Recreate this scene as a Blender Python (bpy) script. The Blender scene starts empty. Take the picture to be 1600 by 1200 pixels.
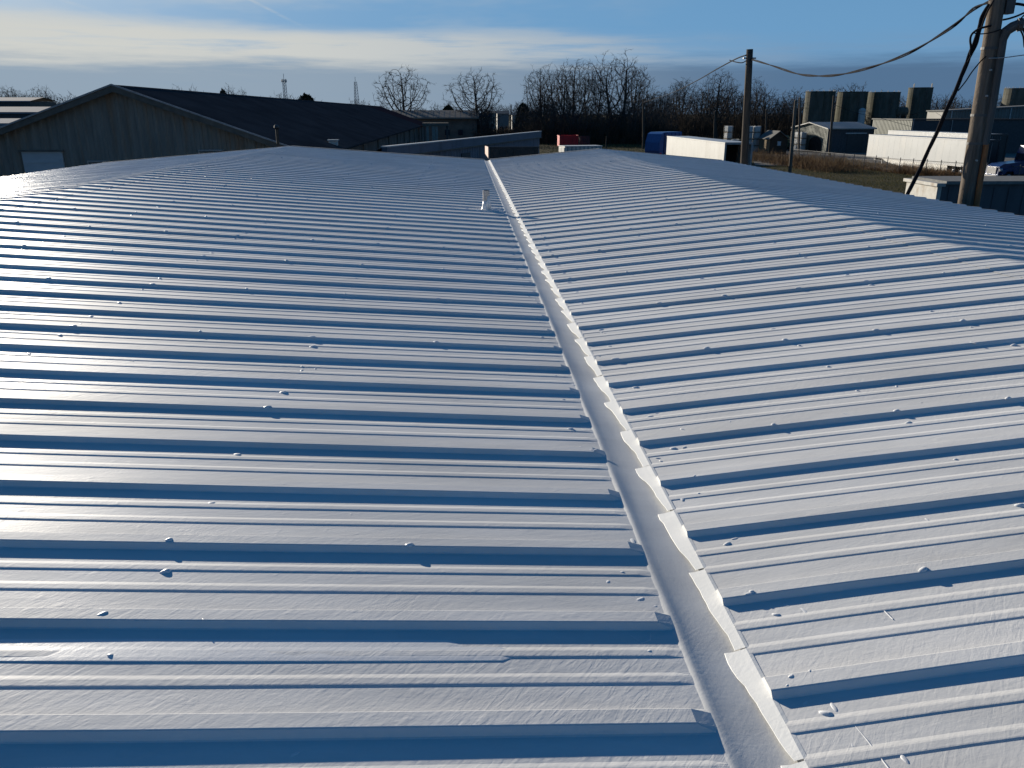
import bpy, math, random
from math import sin, cos, pi, radians, sqrt, atan2
from mathutils import Vector, Matrix

random.seed(11)
sc = bpy.context.scene
COL = sc.collection

# ------------------------------------------------------------------ camera
F_PX, TH, PS, HC = 1245.5, 0.32759, 0.05537, 6.2
cam_d = bpy.data.cameras.new('camera')
cam_d.sensor_width = 36.0
cam_d.lens = 36.0 * F_PX / 1600.0
cam_d.clip_start = 0.05
cam_d.clip_end = 9000
cam = bpy.data.objects.new('camera', cam_d)
cam.location = (0, 0, HC)
cam.rotation_euler = (pi / 2 - TH, 0, -PS)
COL.objects.link(cam)
sc.camera = cam

# ------------------------------------------------------------------ light
SUN_AZ, SUN_EL = radians(32), radians(12)          # azimuth left of the ridge direction (+Y)
sd = Vector((-sin(SUN_AZ) * cos(SUN_EL), cos(SUN_AZ) * cos(SUN_EL), sin(SUN_EL)))
sun_d = bpy.data.lights.new('sun', 'SUN')
sun_d.energy = 5.0
sun_d.angle = radians(0.53)
sun_d.color = (1.0, 0.915, 0.78)
sun = bpy.data.objects.new('sun', sun_d)
sun.rotation_euler = sd.to_track_quat('Z', 'Y').to_euler()
sun.location = (-40, 30, 60)
COL.objects.link(sun)

world = bpy.data.worlds.new('World')
sc.world = world
world.use_nodes = True
SKY_STRENGTH = 0.07
EXPO = 0.71
SEEN = SKY_STRENGTH * 2 ** EXPO


_fw = Vector((0, cos(TH), -sin(TH)))
_up = Vector((0, sin(TH), cos(TH)))
_rz = Matrix.Rotation(-PS, 3, 'Z')


def ray(px, py):
    return _rz @ (_fw + Vector((1, 0, 0)) * ((px - 800) / F_PX) + _up * (-(py - 600) / F_PX))


def sky_dir(px, py):
    return ray(px, py).normalized()


def build_world():
    nt = world.node_tree
    N, Lk = nt.nodes, nt.links
    for n in list(N):
        N.remove(n)
    out = N.new('ShaderNodeOutputWorld')
    bg = N.new('ShaderNodeBackground')
    bg.inputs['Strength'].default_value = SKY_STRENGTH
    Lk.new(bg.outputs[0], out.inputs[0])
    tc = N.new('ShaderNodeTexCoord')

    def math_(op, a, b=None, c=None, clamp=False):
        m = N.new('ShaderNodeMath')
        m.operation = op
        m.use_clamp = clamp
        for i, v in enumerate((a, b, c)):
            if v is None:
                continue
            if isinstance(v, (int, float)):
                m.inputs[i].default_value = v
            else:
                Lk.new(v, m.inputs[i])
        return m.outputs[0]

    def sstep(v, a, b):
        m = N.new('ShaderNodeMapRange')
        m.interpolation_type = 'SMOOTHSTEP'
        m.inputs['From Min'].default_value = a
        m.inputs['From Max'].default_value = b
        Lk.new(v, m.inputs['Value'])
        return m.outputs[0]

    def mix(fac, a, b):
        m = N.new('ShaderNodeMix')
        m.data_type = 'RGBA'
        if isinstance(fac, (int, float)):
            m.inputs[0].default_value = fac
        else:
            Lk.new(fac, m.inputs[0])
        for s, v in ((6, a), (7, b)):
            if isinstance(v, tuple):
                m.inputs[s].default_value = (*v, 1)
            else:
                Lk.new(v, m.inputs[s])
        return m.outputs[2]

    def noise(scale_vec, sc_, det, rough=0.55, rot=0.0):
        mp = N.new('ShaderNodeMapping')
        mp.inputs['Scale'].default_value = scale_vec
        mp.inputs['Rotation'].default_value = (0, rot, 0)
        Lk.new(tc.outputs['Generated'], mp.inputs['Vector'])
        n = N.new('ShaderNodeTexNoise')
        n.inputs['Scale'].default_value = sc_
        n.inputs['Detail'].default_value = det
        n.inputs['Roughness'].default_value = rough
        Lk.new(mp.outputs[0], n.inputs['Vector'])
        return n.outputs['Fac']

    sep = N.new('ShaderNodeSeparateXYZ')
    Lk.new(tc.outputs['Generated'], sep.inputs[0])
    X, Y, Z = sep.outputs
    # sky lookup lifted off the horizon: this clear winter air is blue almost to the ground
    zz = math_('ADD', math_('MULTIPLY', math_('MAXIMUM', Z, 0.0), 0.85), 0.2)
    cmb = N.new('ShaderNodeCombineXYZ')
    Lk.new(X, cmb.inputs[0]); Lk.new(Y, cmb.inputs[1]); Lk.new(zz, cmb.inputs[2])
    nrm = N.new('ShaderNodeVectorMath'); nrm.operation = 'NORMALIZE'
    Lk.new(cmb.outputs[0], nrm.inputs[0])
    sky = N.new('ShaderNodeTexSky')
    sky.sky_type = 'NISHITA'
    sky.sun_disc = False
    sky.sun_elevation = SUN_EL
    sky.sun_rotation = -SUN_AZ
    sky.air_density = 1.0
    sky.dust_density = 0.6
    sky.ozone_density = 2.0
    Lk.new(nrm.outputs[0], sky.inputs['Vector'])
    hs = N.new('ShaderNodeHueSaturation')
    hs.inputs['Hue'].default_value = 0.508
    hs.inputs['Saturation'].default_value = 1.45
    hs.inputs['Value'].default_value = 1.0
    Lk.new(sky.outputs[0], hs.inputs['Color'])
    # the air near the ground is brighter than the deep blue overhead
    veil = math_('MULTIPLY', math_('SUBTRACT', 1.0, sstep(Z, 0.05, 0.42)), 0.85)
    base = mix(veil, hs.outputs[0], (0.16 / SEEN, 0.345 / SEEN, 0.57 / SEEN))
    # towards-the-sun factor, -1..1
    sx, sy = -sin(SUN_AZ), cos(SUN_AZ)
    toward = math_('ADD', math_('MULTIPLY', X, sx), math_('MULTIPLY', Y, sy))
    tw = sstep(toward, 0.55, 1.0)
    S = 1.0 / SEEN
    cream = mix(tw, (0.17 * S, 0.31 * S, 0.49 * S), (0.62 * S, 0.63 * S, 0.60 * S))
    slate = mix(tw, (0.085 * S, 0.16 * S, 0.275 * S), (0.27 * S, 0.36 * S, 0.46 * S))
    n1 = noise((1, 1, 9), 3.2, 6)
    n2 = noise((1, 1, 14), 6.0, 7, 0.6)
    n3 = noise((1, 1, 5), 2.2, 5, 0.6, 0.12)
    # bright cloud bank, 2.6 to 6 degrees up, ragged on top, thinner away from the sun
    ze = math_('ADD', Z, math_('MULTIPLY', math_('SUBTRACT', n1, 0.5), 0.034))
    top = math_('SUBTRACT', 1.0, sstep(math_('SUBTRACT', ze, math_('MULTIPLY', tw, 0.016)), 0.066, 0.086))
    dens = sstep(math_('ADD', n2, math_('MULTIPLY', tw, 0.2)), 0.40, 0.68)
    band = math_('MULTIPLY', top, math_('ADD', 0.25, math_('MULTIPLY', dens, 0.75)))
    c1 = mix(band, base, cream)
    # grey-blue layer under it
    zl = math_('ADD', Z, math_('MULTIPLY', math_('SUBTRACT', n2, 0.5), 0.04))
    low = math_('SUBTRACT', 1.0, sstep(zl, 0.040, 0.066))
    c2 = mix(math_('MULTIPLY', low, 0.94), c1, slate)
    # thin high wisps
    w = math_('MULTIPLY', sstep(n3, 0.5, 0.78), math_('ADD', 0.05, math_('MULTIPLY', tw, 0.85)))
    w = math_('MULTIPLY', w, math_('SUBTRACT', 1.0, sstep(Z, 0.25, 0.6)))
    c3 = mix(math_('MULTIPLY', w, math_('SUBTRACT', 1.0, low)), c2, cream)
    # two old contrails, each along a great circle
    for (a, b, wd, k) in (((390, 0), (495, 52), 0.0024, 0.42), ((112, 5), (216, 42), 0.0030, 0.3)):
        n_ = sky_dir(*a).cross(sky_dir(*b)).normalized()
        dt = N.new('ShaderNodeVectorMath'); dt.operation = 'DOT_PRODUCT'
        Lk.new(tc.outputs['Generated'], dt.inputs[0])
        dt.inputs[1].default_value = n_
        off = math_('ABSOLUTE', math_('ADD', dt.outputs['Value'], math_('MULTIPLY', math_('SUBTRACT', n3, 0.5), 0.006)))
        mk = math_('MULTIPLY', math_('SUBTRACT', 1.0, sstep(off, 0.0, wd)), sstep(n2, 0.3, 0.62))
        mk = math_('MULTIPLY', math_('MULTIPLY', mk, sstep(Z, 0.085, 0.11)), sstep(toward, 0.2, 0.7))
        c3 = mix(math_('MULTIPLY', mk, k), c3, cream)
    Lk.new(c3, bg.inputs['Color'])


build_world()
vs = sc.view_settings
vs.view_transform = 'Standard'
vs.look = 'None'
vs.gamma = 1.0
vs.use_curve_mapping = False
vs.exposure = EXPO
sc.cycles.max_bounces = 6

# ------------------------------------------------------------------ helpers

def at(px, py, Y):
    d = ray(px, py)
    return Vector((0, 0, HC)) + d * (Y / d.y)


def at_plane(px, py, A, B):
    """point of the ray in the upright plane through A and B"""
    n = Vector((-(B.y - A.y), B.x - A.x, 0))
    d = ray(px, py)
    o = Vector((0, 0, HC))
    return o + d * (n.dot(A - o) / n.dot(d))


def gx(px, Y):
    return at(px, 176.7, Y).x


def gz(py, Y):
    return at(728, py, Y).z


class MB:
    def __init__(s):
        s.v, s.f, s.m = [], [], []

    def add(s, vs_, fs_, mi=0):
        o = len(s.v)
        s.v += [tuple(p) for p in vs_]
        s.f += [tuple(i + o for i in f) for f in fs_]
        s.m += [mi] * len(fs_)
        return s

    def box(s, x0, x1, y0, y1, z0, z1, M=None, mi=0, bev=0.0):
        if bev > 0:
            b = min(bev, .45 * (x1 - x0), .45 * (y1 - y0), .45 * (z1 - z0))
            pts = []
            for z, i in ((z0, b), (z0 + b, 0), (z1 - b, 0), (z1, b)):
                a0, a1, c0, c1 = x0 + i, x1 - i, y0 + i, y1 - i
                q = b if i == 0 else 0
                pts.append([(a0 + q, c0, z), (a1 - q, c0, z), (a1, c0 + q, z), (a1, c1 - q, z), (a1 - q, c1, z), (a0 + q, c1, z), (a0, c1 - q, z), (a0, c0 + q, z)] if i == 0 else
                           [(a0, c0, z), (a1, c0, z), (a1, c0, z), (a1, c1, z), (a1, c1, z), (a0, c1, z), (a0, c1, z), (a0, c0, z)])
            v = [Vector(p) for r in pts for p in r]
            f = []
            for k in range(3):
                for j in range(8):
                    f.append((k * 8 + j, k * 8 + (j + 1) % 8, k * 8 + 8 + (j + 1) % 8, k * 8 + 8 + j))
            f.append((7, 5, 3, 1)); f.append((24, 26, 28, 30))
        else:
            v = [Vector(p) for p in ((x0, y0, z0), (x1, y0, z0), (x1, y1, z0), (x0, y1, z0), (x0, y0, z1), (x1, y0, z1), (x1, y1, z1), (x0, y1, z1))]
            f = [(0, 3, 2, 1), (4, 5, 6, 7), (0, 1, 5, 4), (1, 2, 6, 5), (2, 3, 7, 6), (3, 0, 4, 7)]
        if M is not None:
            v = [M @ p for p in v]
        return s.add(v, f, mi)

    def bar(s, a, b, w, h=None, mi=0):
        """square bar between two points"""
        a, b = Vector(a), Vector(b)
        return s.tube([a, b], [w * .5 * 1.414] * 2, 4, mi, cap=True, roll=pi / 4)

    def tube(s, pts, rad, n=6, mi=0, cap=True, roll=0.0):
        pts = [Vector(p) for p in pts]
        if isinstance(rad, (int, float)):
            rad = [rad] * len(pts)
        vs_, fs_ = [], []
        prev = None
        for i, p in enumerate(pts):
            d = (pts[min(i + 1, len(pts) - 1)] - pts[max(i - 1, 0)])
            d = d.normalized() if d.length > 1e-9 else Vector((0, 0, 1))
            if prev is None:
                u = d.cross(Vector((0, 0, 1)))
                if u.length < 1e-3:
                    u = d.cross(Vector((0, 1, 0)))
                u.normalize()
            else:
                u = (prev - d * prev.dot(d))
                u = u.normalized() if u.length > 1e-6 else prev
            prev = u
            w = d.cross(u)
            for k in range(n):
                a = 2 * pi * k / n + roll
                vs_.append(p + (u * cos(a) + w * sin(a)) * rad[i])
        for i in range(len(pts) - 1):
            for k in range(n):
                fs_.append((i * n + k, i * n + (k + 1) % n, (i + 1) * n + (k + 1) % n, (i + 1) * n + k))
        if cap and n > 2:
            fs_.append(tuple(range(n - 1, -1, -1)))
            fs_.append(tuple((len(pts) - 1) * n + k for k in range(n)))
        return s.add(vs_, fs_, mi)

    def cyl(s, c, r, z0, z1, n=16, r2=None, mi=0):
        r2 = r if r2 is None else r2
        c = Vector(c)
        return s.tube([(c.x, c.y, z0), (c.x, c.y, z1)], [r, r2], n, mi)

    def prism(s, poly, axis, a, b, mi=0):
        """polygon in the plane normal to axis, pushed from a to b; poly of 2-D points"""
        def P(q, t):
            return {'x': (t, q[0], q[1]), 'y': (q[0], t, q[1]), 'z': (q[0], q[1], t)}[axis]
        n = len(poly)
        v = [P(q, a) for q in poly] + [P(q, b) for q in poly]
        f = [tuple(range(n)), tuple(range(2 * n - 1, n - 1, -1))]
        f += [(i, i + n, (i + 1) % n + n, (i + 1) % n) for i in range(n)]
        return s.add(v, f, mi)

    def mesh(s, name, mats, smooth=False):
        me = bpy.data.meshes.new(name)
        me.from_pydata(s.v, [], s.f)
        for m in (mats if isinstance(mats, (list, tuple)) else [mats]):
            me.materials.append(m)
        if any(s.m):
            me.polygons.foreach_set('material_index', s.m)
        if smooth:
            me.polygons.foreach_set('use_smooth', [True] * len(s.f))
        me.update()
        return me

    def build(s, name, mats, parent=None, label=None, smooth=False, kind=None):
        o = bpy.data.objects.new(name, s.mesh(name, mats, smooth))
        COL.objects.link(o)
        if parent is not None:
            o.parent = parent
        if label:
            o['label'] = label
        if kind:
            o['kind'] = kind
        return o


def link_mesh(name, me, parent=None, loc=(0, 0, 0), rz=0.0, scale=None):
    o = bpy.data.objects.new(name, me)
    COL.objects.link(o)
    o.location = loc
    o.rotation_euler = (0, 0, rz)
    if scale:
        o.scale = scale
    if parent is not None:
        o.parent = parent
    return o


def tag(o, label, cat, group=None, kind=None):
    o['label'] = label
    o['category'] = cat
    if group:
        o['group'] = group
    if kind:
        o['kind'] = kind
    return o


def thing(name, label, cat, loc=(0, 0, 0), rz=0.0, group=None):
    o = bpy.data.objects.new(name, None)
    o.empty_display_size = 0.3
    COL.objects.link(o)
    o.location = loc
    o.rotation_euler = (0, 0, rz)
    return tag(o, label, cat, group)


def copy_tree(o, parent=None):
    c = o.copy()
    COL.objects.link(c)
    c.parent = parent
    for ch in list(o.children):
        copy_tree(ch, c)
    return c


# ------------------------------------------------------------------ materials
def mat(name, c1, c2=None, rough=0.7, scale=(3, 3, 3), nscale=1.0, bump=0.0, bscale=40.0, metal=0.0, spec=None,
        c3=None, streak=None, detail=6.0, space='pos', lo=0.35, hi=0.65):
    m = bpy.data.materials.new(name)
    m.use_nodes = True
    nt = m.node_tree
    N, Lk = nt.nodes, nt.links
    b = N['Principled BSDF']
    b.inputs['Roughness'].default_value = rough
    b.inputs['Metallic'].default_value = metal
    if spec is None and rough >= .85:
        spec = .04
    if spec is not None:
        b.inputs['Specular IOR Level'].default_value = spec
    if space == 'pos':
        src = N.new('ShaderNodeNewGeometry').outputs['Position']
    else:
        src = N.new('ShaderNodeTexCoord').outputs['Object']

    def noise(scl, s_, det=detail):
        mp = N.new('ShaderNodeMapping')
        mp.inputs['Scale'].default_value = scl
        Lk.new(src, mp.inputs['Vector'])
        n = N.new('ShaderNodeTexNoise')
        n.inputs['Scale'].default_value = s_
        n.inputs['Detail'].default_value = det
        n.inputs['Roughness'].default_value = 0.6
        Lk.new(mp.outputs[0], n.inputs['Vector'])
        return n.outputs['Fac']
    c2 = c2 or tuple(min(1, x * 1.2) for x in c1)
    r = N.new('ShaderNodeValToRGB')
    r.color_ramp.elements[0].position = lo
    r.color_ramp.elements[1].position = hi
    r.color_ramp.elements[0].color = (*c1, 1)
    r.color_ramp.elements[1].color = (*c2, 1)
    Lk.new(noise(scale, nscale), r.inputs[0])
    col = r.outputs[0]
    if c3 is not None:          # stains / streaks
        r2 = N.new('ShaderNodeValToRGB')
        r2.color_ramp.elements[0].position = 0.52
        r2.color_ramp.elements[1].position = 0.72
        r2.color_ramp.elements[0].color = (0, 0, 0, 1)
        r2.color_ramp.elements[1].color = (1, 1, 1, 1)
        Lk.new(noise(streak or (6, 6, .5), 1.0), r2.inputs[0])
        mx = N.new('ShaderNodeMix')
        mx.data_type = 'RGBA'
        Lk.new(r2.outputs[0], mx.inputs[0])
        Lk.new(col, mx.inputs[6])
        mx.inputs[7].default_value = (*c3, 1)
        col = mx.outputs[2]
    Lk.new(col, b.inputs['Base Color'])
    if bump > 0:
        bp = N.new('ShaderNodeBump')
        bp.inputs['Strength'].default_value = 1.0
        bp.inputs['Distance'].default_value = bump
        Lk.new(noise((1, 1, 1), bscale, 4), bp.inputs['Height'])
        Lk.new(bp.outputs[0], b.inputs['Normal'])
    return m


def coating_material(name, c1, c2, rough0, rough1, brush=1.0, spec=.25):
    """rolled-on white roof coating: faint soiling, brush strokes, orange peel"""
    m = bpy.data.materials.new(name)
    m.use_nodes = True
    nt = m.node_tree
    N, Lk = nt.nodes, nt.links
    b = N['Principled BSDF']
    pos = N.new('ShaderNodeNewGeometry').outputs['Position']

    def noise(scl, s_, det=5, rot=(0, 0, 0), rough=0.55, dist=0.0):
        m0 = N.new('ShaderNodeMapping')
        m0.inputs['Rotation'].default_value = rot
        Lk.new(pos, m0.inputs['Vector'])
        mp = N.new('ShaderNodeMapping')
        mp.inputs['Scale'].default_value = scl
        Lk.new(m0.outputs[0], mp.inputs['Vector'])
        n = N.new('ShaderNodeTexNoise')
        n.inputs['Scale'].default_value = s_
        n.inputs['Detail'].default_value = det
        n.inputs['Roughness'].default_value = rough
        n.inputs['Distortion'].default_value = dist
        Lk.new(mp.outputs[0], n.inputs['Vector'])
        return n.outputs['Fac']

    def ramp(v, a, b_, c0, c1_):
        r = N.new('ShaderNodeValToRGB')
        r.color_ramp.elements[0].position = a
        r.color_ramp.elements[1].position = b_
        r.color_ramp.elements[0].color = (*c0, 1)
        r.color_ramp.elements[1].color = (*c1_, 1)
        Lk.new(v, r.inputs[0])
        return r.outputs[0]

    def mth(op, a, b_):
        q = N.new('ShaderNodeMath'); q.operation = op
        for i, v in enumerate((a, b_)):
            if isinstance(v, (int, float)):
                q.inputs[i].default_value = v
            else:
                Lk.new(v, q.inputs[i])
        return q.outputs[0]
    Lk.new(ramp(noise((.45, 1.7, 1), 1.3, 9, rough=.68), .33, .64, c1, c2), b.inputs['Base Color'])
    b.inputs['Specular IOR Level'].default_value = spec
    Lk.new(ramp(noise((.6, 2.2, 1), 1.3, 5), .35, .7, (rough0,) * 3, (rough1,) * 3), b.inputs['Roughness'])
    strokes = noise((11, 52, 11), 1.0, 4, (0, 0, radians(-52)), .6, .5)
    strokes2 = noise((6, 34, 6), 1.0, 3, (0, 0, radians(-12)), .6, .4)
    mask = ramp(noise((.55, .8, 1), 1.0, 4), .46, .68, (0.1,) * 3, (1,) * 3)
    peel = noise((1, 1, 1), 85, 3)
    lumps = ramp(noise((1, 1, 1), 13, 3), .62, .78, (0,) * 3, (1,) * 3)
    h = mth('ADD', mth('MULTIPLY', mth('MULTIPLY', strokes, mask), 0.0055 * brush),
            mth('ADD', mth('MULTIPLY', strokes2, 0.0022 * brush), mth('ADD', mth('MULTIPLY', peel, 0.0007), mth('MULTIPLY', lumps, 0.0016 * brush))))
    bp = N.new('ShaderNodeBump')
    bp.inputs['Strength'].default_value = 0.55
    bp.inputs['Distance'].default_value = 1.0
    Lk.new(h, bp.inputs['Height'])
    Lk.new(bp.outputs[0], b.inputs['Normal'])
    return m


M = {}
M['coat'] = coating_material('white_roof_coating', (.56, .553, .535), (.70, .69, .668), .52, .68, .6, .07)
M['coat_fresh'] = coating_material('glossy_white_roof_coating', (.60, .595, .58), (.70, .69, .668), .2, .38, 1.5, .8)
M['membrane'] = coating_material('white_gutter_lining', (.52, .52, .51), (.64, .638, .62), .55, .75, .22)
M['lining'] = coating_material('cream_white_lining_sheet', (.68, .68, .65), (.77, .765, .735), .5, .7, .4)
M['blob'] = coating_material('thick_white_sealant', (.64, .64, .64), (.71, .71, .70), .3, .5, .3)
M['bldg_wall'] = mat('pale_grey_wall_panel', (.45, .46, .47), (.52, .52, .52), .6)
M['galv'] = mat('weathered_galvanized_metal', (.33, .31, .29), (.5, .48, .46), .45, nscale=9, metal=.3, bump=.0008)
M['ground'] = mat('winter_grass_ground', (.03, .031, .012), (.062, .052, .026), .95, scale=(.25, .25, .25), nscale=1.0, bump=.05, bscale=3, c3=(.055, .043, .027), streak=(.03, .05, .05))
M['gravel'] = mat('pale_gravel_yard', (.13, .125, .11), (.21, .20, .18), .95, scale=(.3, .3, .3), bump=.02, bscale=6, c3=(.11, .10, .085), streak=(.08, .2, .1))
M['asphalt'] = mat('worn_asphalt', (.05, .05, .052), (.085, .083, .08), .9, scale=(.4, .4, .4), bump=.01, bscale=12)
M['gable_wall'] = mat('weathered_tan_metal_wall', (.125, .12, .103), (.185, .18, .158), .75, scale=(3, 3, .4), nscale=1, c3=(.17, .115, .07), streak=(1.6, 1.6, .12), bump=.004, bscale=20)
M['side_wall'] = mat('dull_brown_block_wall', (.12, .10, .085), (.2, .17, .15), .85, scale=(.6, .6, .6), c3=(.07, .06, .055), streak=(.4, .4, .2), bump=.006, bscale=8)
M['dark_roof'] = mat('dark_shingle_roof', (.036, .038, .042), (.056, .058, .062), .95, spec=0.0, scale=(.3, .3, 1), bump=.008, bscale=12)
M['rust_roof'] = mat('rusty_brown_roof_sheet', (.04, .026, .03), (.06, .04, .043), .95, spec=0.0, scale=(.3, .3, 1), bump=.006, bscale=12)
M['dark_trim'] = mat('dark_brown_trim', (.06, .058, .05), (.10, .095, .08), .6)
M['low_roof'] = mat('pale_grey_sheet_roof', (.17, .185, .21), (.22, .235, .26), .95, scale=(.3, .6, 1), spec=.05)
M['tan_roof'] = mat('faded_tan_roof', (.12, .107, .088), (.165, .147, .12), .8, scale=(.2, .6, 1))
M['brown_wall'] = mat('dark_brown_wall', (.09, .075, .06), (.15, .125, .10), .8, scale=(.4, .4, .8))
M['cream'] = mat('cream_painted_siding', (.22, .21, .185), (.28, .27, .24), .7)
M['shade_blue_wall'] = mat('shade_blue_white_metal', (.075, .095, .13), (.10, .12, .16), .6, scale=(.3, .3, 1), c3=(.06, .07, .09), streak=(1, 1, .15))  # blue shade on white metal, put into the base colour
M['pale_trim'] = mat('pale_metal_trim', (.42, .42, .41), (.5, .5, .48), .5)
M['black'] = mat('black_painted_steel', (.018, .018, .02), (.03, .03, .032), .5)
M['void'] = mat('dark_opening_shade', (.02, .02, .02), (.035, .033, .03), .9)  # near-black colour standing in for the shade inside openings
M['rust_end'] = mat('faded_rust_red_steel', (.42, .24, .19), (.52, .33, .27), .7, nscale=3)
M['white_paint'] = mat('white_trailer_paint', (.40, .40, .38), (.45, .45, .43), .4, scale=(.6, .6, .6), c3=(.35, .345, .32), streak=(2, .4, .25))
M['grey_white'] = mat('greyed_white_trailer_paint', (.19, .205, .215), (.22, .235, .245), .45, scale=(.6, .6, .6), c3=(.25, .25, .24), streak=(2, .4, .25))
M['dirty_white'] = mat('dirty_white_skirt', (.36, .35, .32), (.5, .49, .45), .6, scale=(1, 1, 1), c3=(.36, .32, .26), streak=(2, 2, .8))
M['red'] = mat('red_dumpster_paint', (.5, .006, .01), (.62, .01, .014), .6, c3=(.34, .01, .012), streak=(1, 1, .3))
M['dark_red'] = mat('dark_maroon_steel', (.05, .012, .014), (.08, .02, .02), .6)
M['blue_truck'] = mat('blue_truck_paint', (.012, .06, .2), (.018, .085, .26), .35)
M['navy'] = mat('navy_cab_paint', (.012, .03, .09), (.02, .045, .13), .25)
M['tyre'] = mat('tyre_rubber', (.015, .015, .015), (.028, .028, .028), .85)
M['chrome'] = mat('bright_chrome', (.6, .6, .62), (.75, .75, .77), .2, metal=.9)
M['glass'] = mat('dark_window_glass', (.015, .02, .028), (.03, .035, .045), .08)
M['bark'] = mat('dark_winter_bark', (.042, .035, .03), (.08, .068, .058), .9, nscale=2)
M['bark_far'] = mat('grey_brown_twigs', (.05, .047, .045), (.085, .079, .074), .95, nscale=.4)
M['evergreen'] = mat('dark_evergreen_needles', (.016, .024, .014), (.04, .05, .028), .9, nscale=2)
M['twig_brown'] = mat('dry_brown_weed_stalks', (.115, .072, .038), (.27, .18, .10), .95, scale=(.5, .5, .5))
M['dark_brush'] = mat('dark_brush_twigs', (.04, .031, .023), (.09, .068, .05), .95, scale=(.3, .3, .3))
M['grass'] = mat('dry_olive_grass_blades', (.10, .095, .035), (.2, .16, .075), .95, scale=(.3, .3, .3))
M['pole'] = mat('weathered_grey_pole_wood', (.10, .082, .065), (.175, .145, .118), .85, scale=(14, 14, .8), nscale=1, c3=(.06, .05, .042), streak=(9, 9, .6), bump=.012, bscale=18)
M['pole_dark'] = mat('dark_creosote_pole_wood', (.055, .047, .04), (.10, .085, .07), .85, scale=(10, 10, .6), bump=.008, bscale=14)
M['conduit'] = mat('dark_grey_conduit', (.05, .048, .045), (.09, .085, .08), .6, scale=(4, 4, 1))
M['rust_pipe'] = mat('rusty_orange_pipe', (.22, .085, .03), (.36, .15, .055), .8, scale=(6, 6, 1.5), c3=(.14, .06, .03), streak=(6, 6, 1))
M['cable'] = mat('black_cable_jacket', (.010, .010, .013), (.018, .018, .021), .95, spec=.08)
M['grey_wire'] = mat('bare_grey_wire', (.3, .3, .3), (.4, .4, .4), .5)
M['silo'] = mat('mossy_grey_concrete_silo', (.075, .075, .06), (.125, .12, .10), .9, scale=(1, 1, .25), c3=(.05, .055, .035), streak=(.8, .8, .1), bump=.02, bscale=4)
M['shop_wall'] = mat('grey_green_corrugated_wall', (.085, .095, .072), (.12, .13, .10), .65, scale=(.8, .8, .3))
M['shop_roof'] = mat('pale_grey_metal_roof', (.27, .265, .24), (.34, .33, .30), .55, scale=(.5, .5, .5))
M['corr_grey'] = mat('grey_corrugated_cladding', (.12, .118, .105), (.165, .16, .145), .65, scale=(.5, .5, .3), c3=(.15, .13, .11), streak=(1, 1, .15))
M['dark_wall'] = mat('charcoal_metal_wall', (.035, .036, .04), (.055, .056, .06), .7)
M['shed_sunlit'] = mat('sunlit_weathered_boards', (.11, .085, .055), (.19, .15, .10), .85, scale=(4, 4, .4))  # lighter copy of the boards for the sunlit wall
M['shed_shaded'] = mat('shaded_brown_boards', (.045, .032, .024), (.07, .05, .038), .85)  # same brown boards with the shade put into the colour
M['shed_roof'] = mat('grey_shingle_roof', (.12, .118, .11), (.17, .165, .155), .9, nscale=3)
M['tote'] = mat('white_plastic_tank', (.42, .43, .42), (.5, .51, .5), .5, nscale=2)
M['pallet'] = mat('dark_pallet_wood', (.12, .10, .07), (.2, .165, .12), .9)
M['green_metal'] = mat('dull_green_machinery', (.035, .075, .05), (.06, .11, .075), .6)
M['peeling'] = mat('peeling_white_paint_on_board', (.34, .33, .30), (.42, .41, .375), .75, nscale=2, c3=(.24, .19, .14), streak=(2.2, 2.2, 1.6))
M['navy_wall'] = mat('dark_slate_container_wall', (.055, .06, .07), (.085, .09, .10), .7, scale=(2, 2, .3))
M['concrete_cap'] = mat('grey_concrete_edge', (.15, .15, .145), (.21, .21, .20), .85, nscale=2)
M['chain'] = mat('galvanized_fence_wire', (.09, .085, .08), (.14, .135, .125), .6)
M['window_far'] = mat('pale_skylight_sheet', (.30, .33, .35), (.38, .41, .43), .5, scale=(1, 1, 3))
M['house_white'] = mat('white_house_siding', (.13, .13, .125), (.17, .17, .165), .7)
M['lamp_grey'] = mat('dull_grey_steel', (.2, .2, .2), (.3, .3, .3), .5)

# ------------------------------------------------------------------ ground
g = MB()
xs = [-4000, -600, -200, -80, -30, 0, 30, 80, 200, 600, 4000]
ys = [-1500, -200, -40, 0, 40, 80, 140, 240, 400, 900, 5000]
for j, y in enumerate(ys):
    for i, x in enumerate(xs):
        g.v.append((x, y, 0))
nx = len(xs)
for j in range(len(ys) - 1):
    for i in range(nx - 1):
        g.f.append((j * nx + i, j * nx + i + 1, (j + 1) * nx + i + 1, (j + 1) * nx + i)); g.m.append(0)
g.build('ground', M['ground'], kind='structure')


def patch(name, poly, m, z):
    MB().add([(x, y, z) for x, y in poly], [tuple(range(len(poly)))]).build(name, m, kind='structure')


patch('gravel_yard', [(36, 101), (44, 126), (50, 170), (130, 170), (130, 84), (62, 86), (48, 97)], M['gravel'], .006)
patch('service_road', [(-4, 98), (14, 118), (40, 128), (40, 134), (12, 126), (-8, 106)], M['gravel'], .006)
patch('parking_lot', [(-30, 205), (40, 205), (60, 300), (-30, 330)], M['asphalt'], .006)

# ------------------------------------------------------------------ the white roof under the camera
SL, SR, XL, XR = .0715, .0888, .660, .853
PIT, Y0L, Y0R = .4612, 1.7327, 1.8561
XRL, XRR, XEL, XER = -6.12, 4.84, -12.73, 9.42
S2L, S2R = .083, .09
ZV = HC - 1.6
HR = .020
YEND = 29.85
roof = thing('metal_building', 'long low building with white coated ribbed metal roof and central valley gutter', 'building')
ZRL, ZRR = ZV - SL * (XRL - XL), ZV + SR * (XRR - XR)
ZEL, ZER = ZRL - S2L * (XRL - XEL), ZRR - S2R * (XER - XRR)


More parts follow.
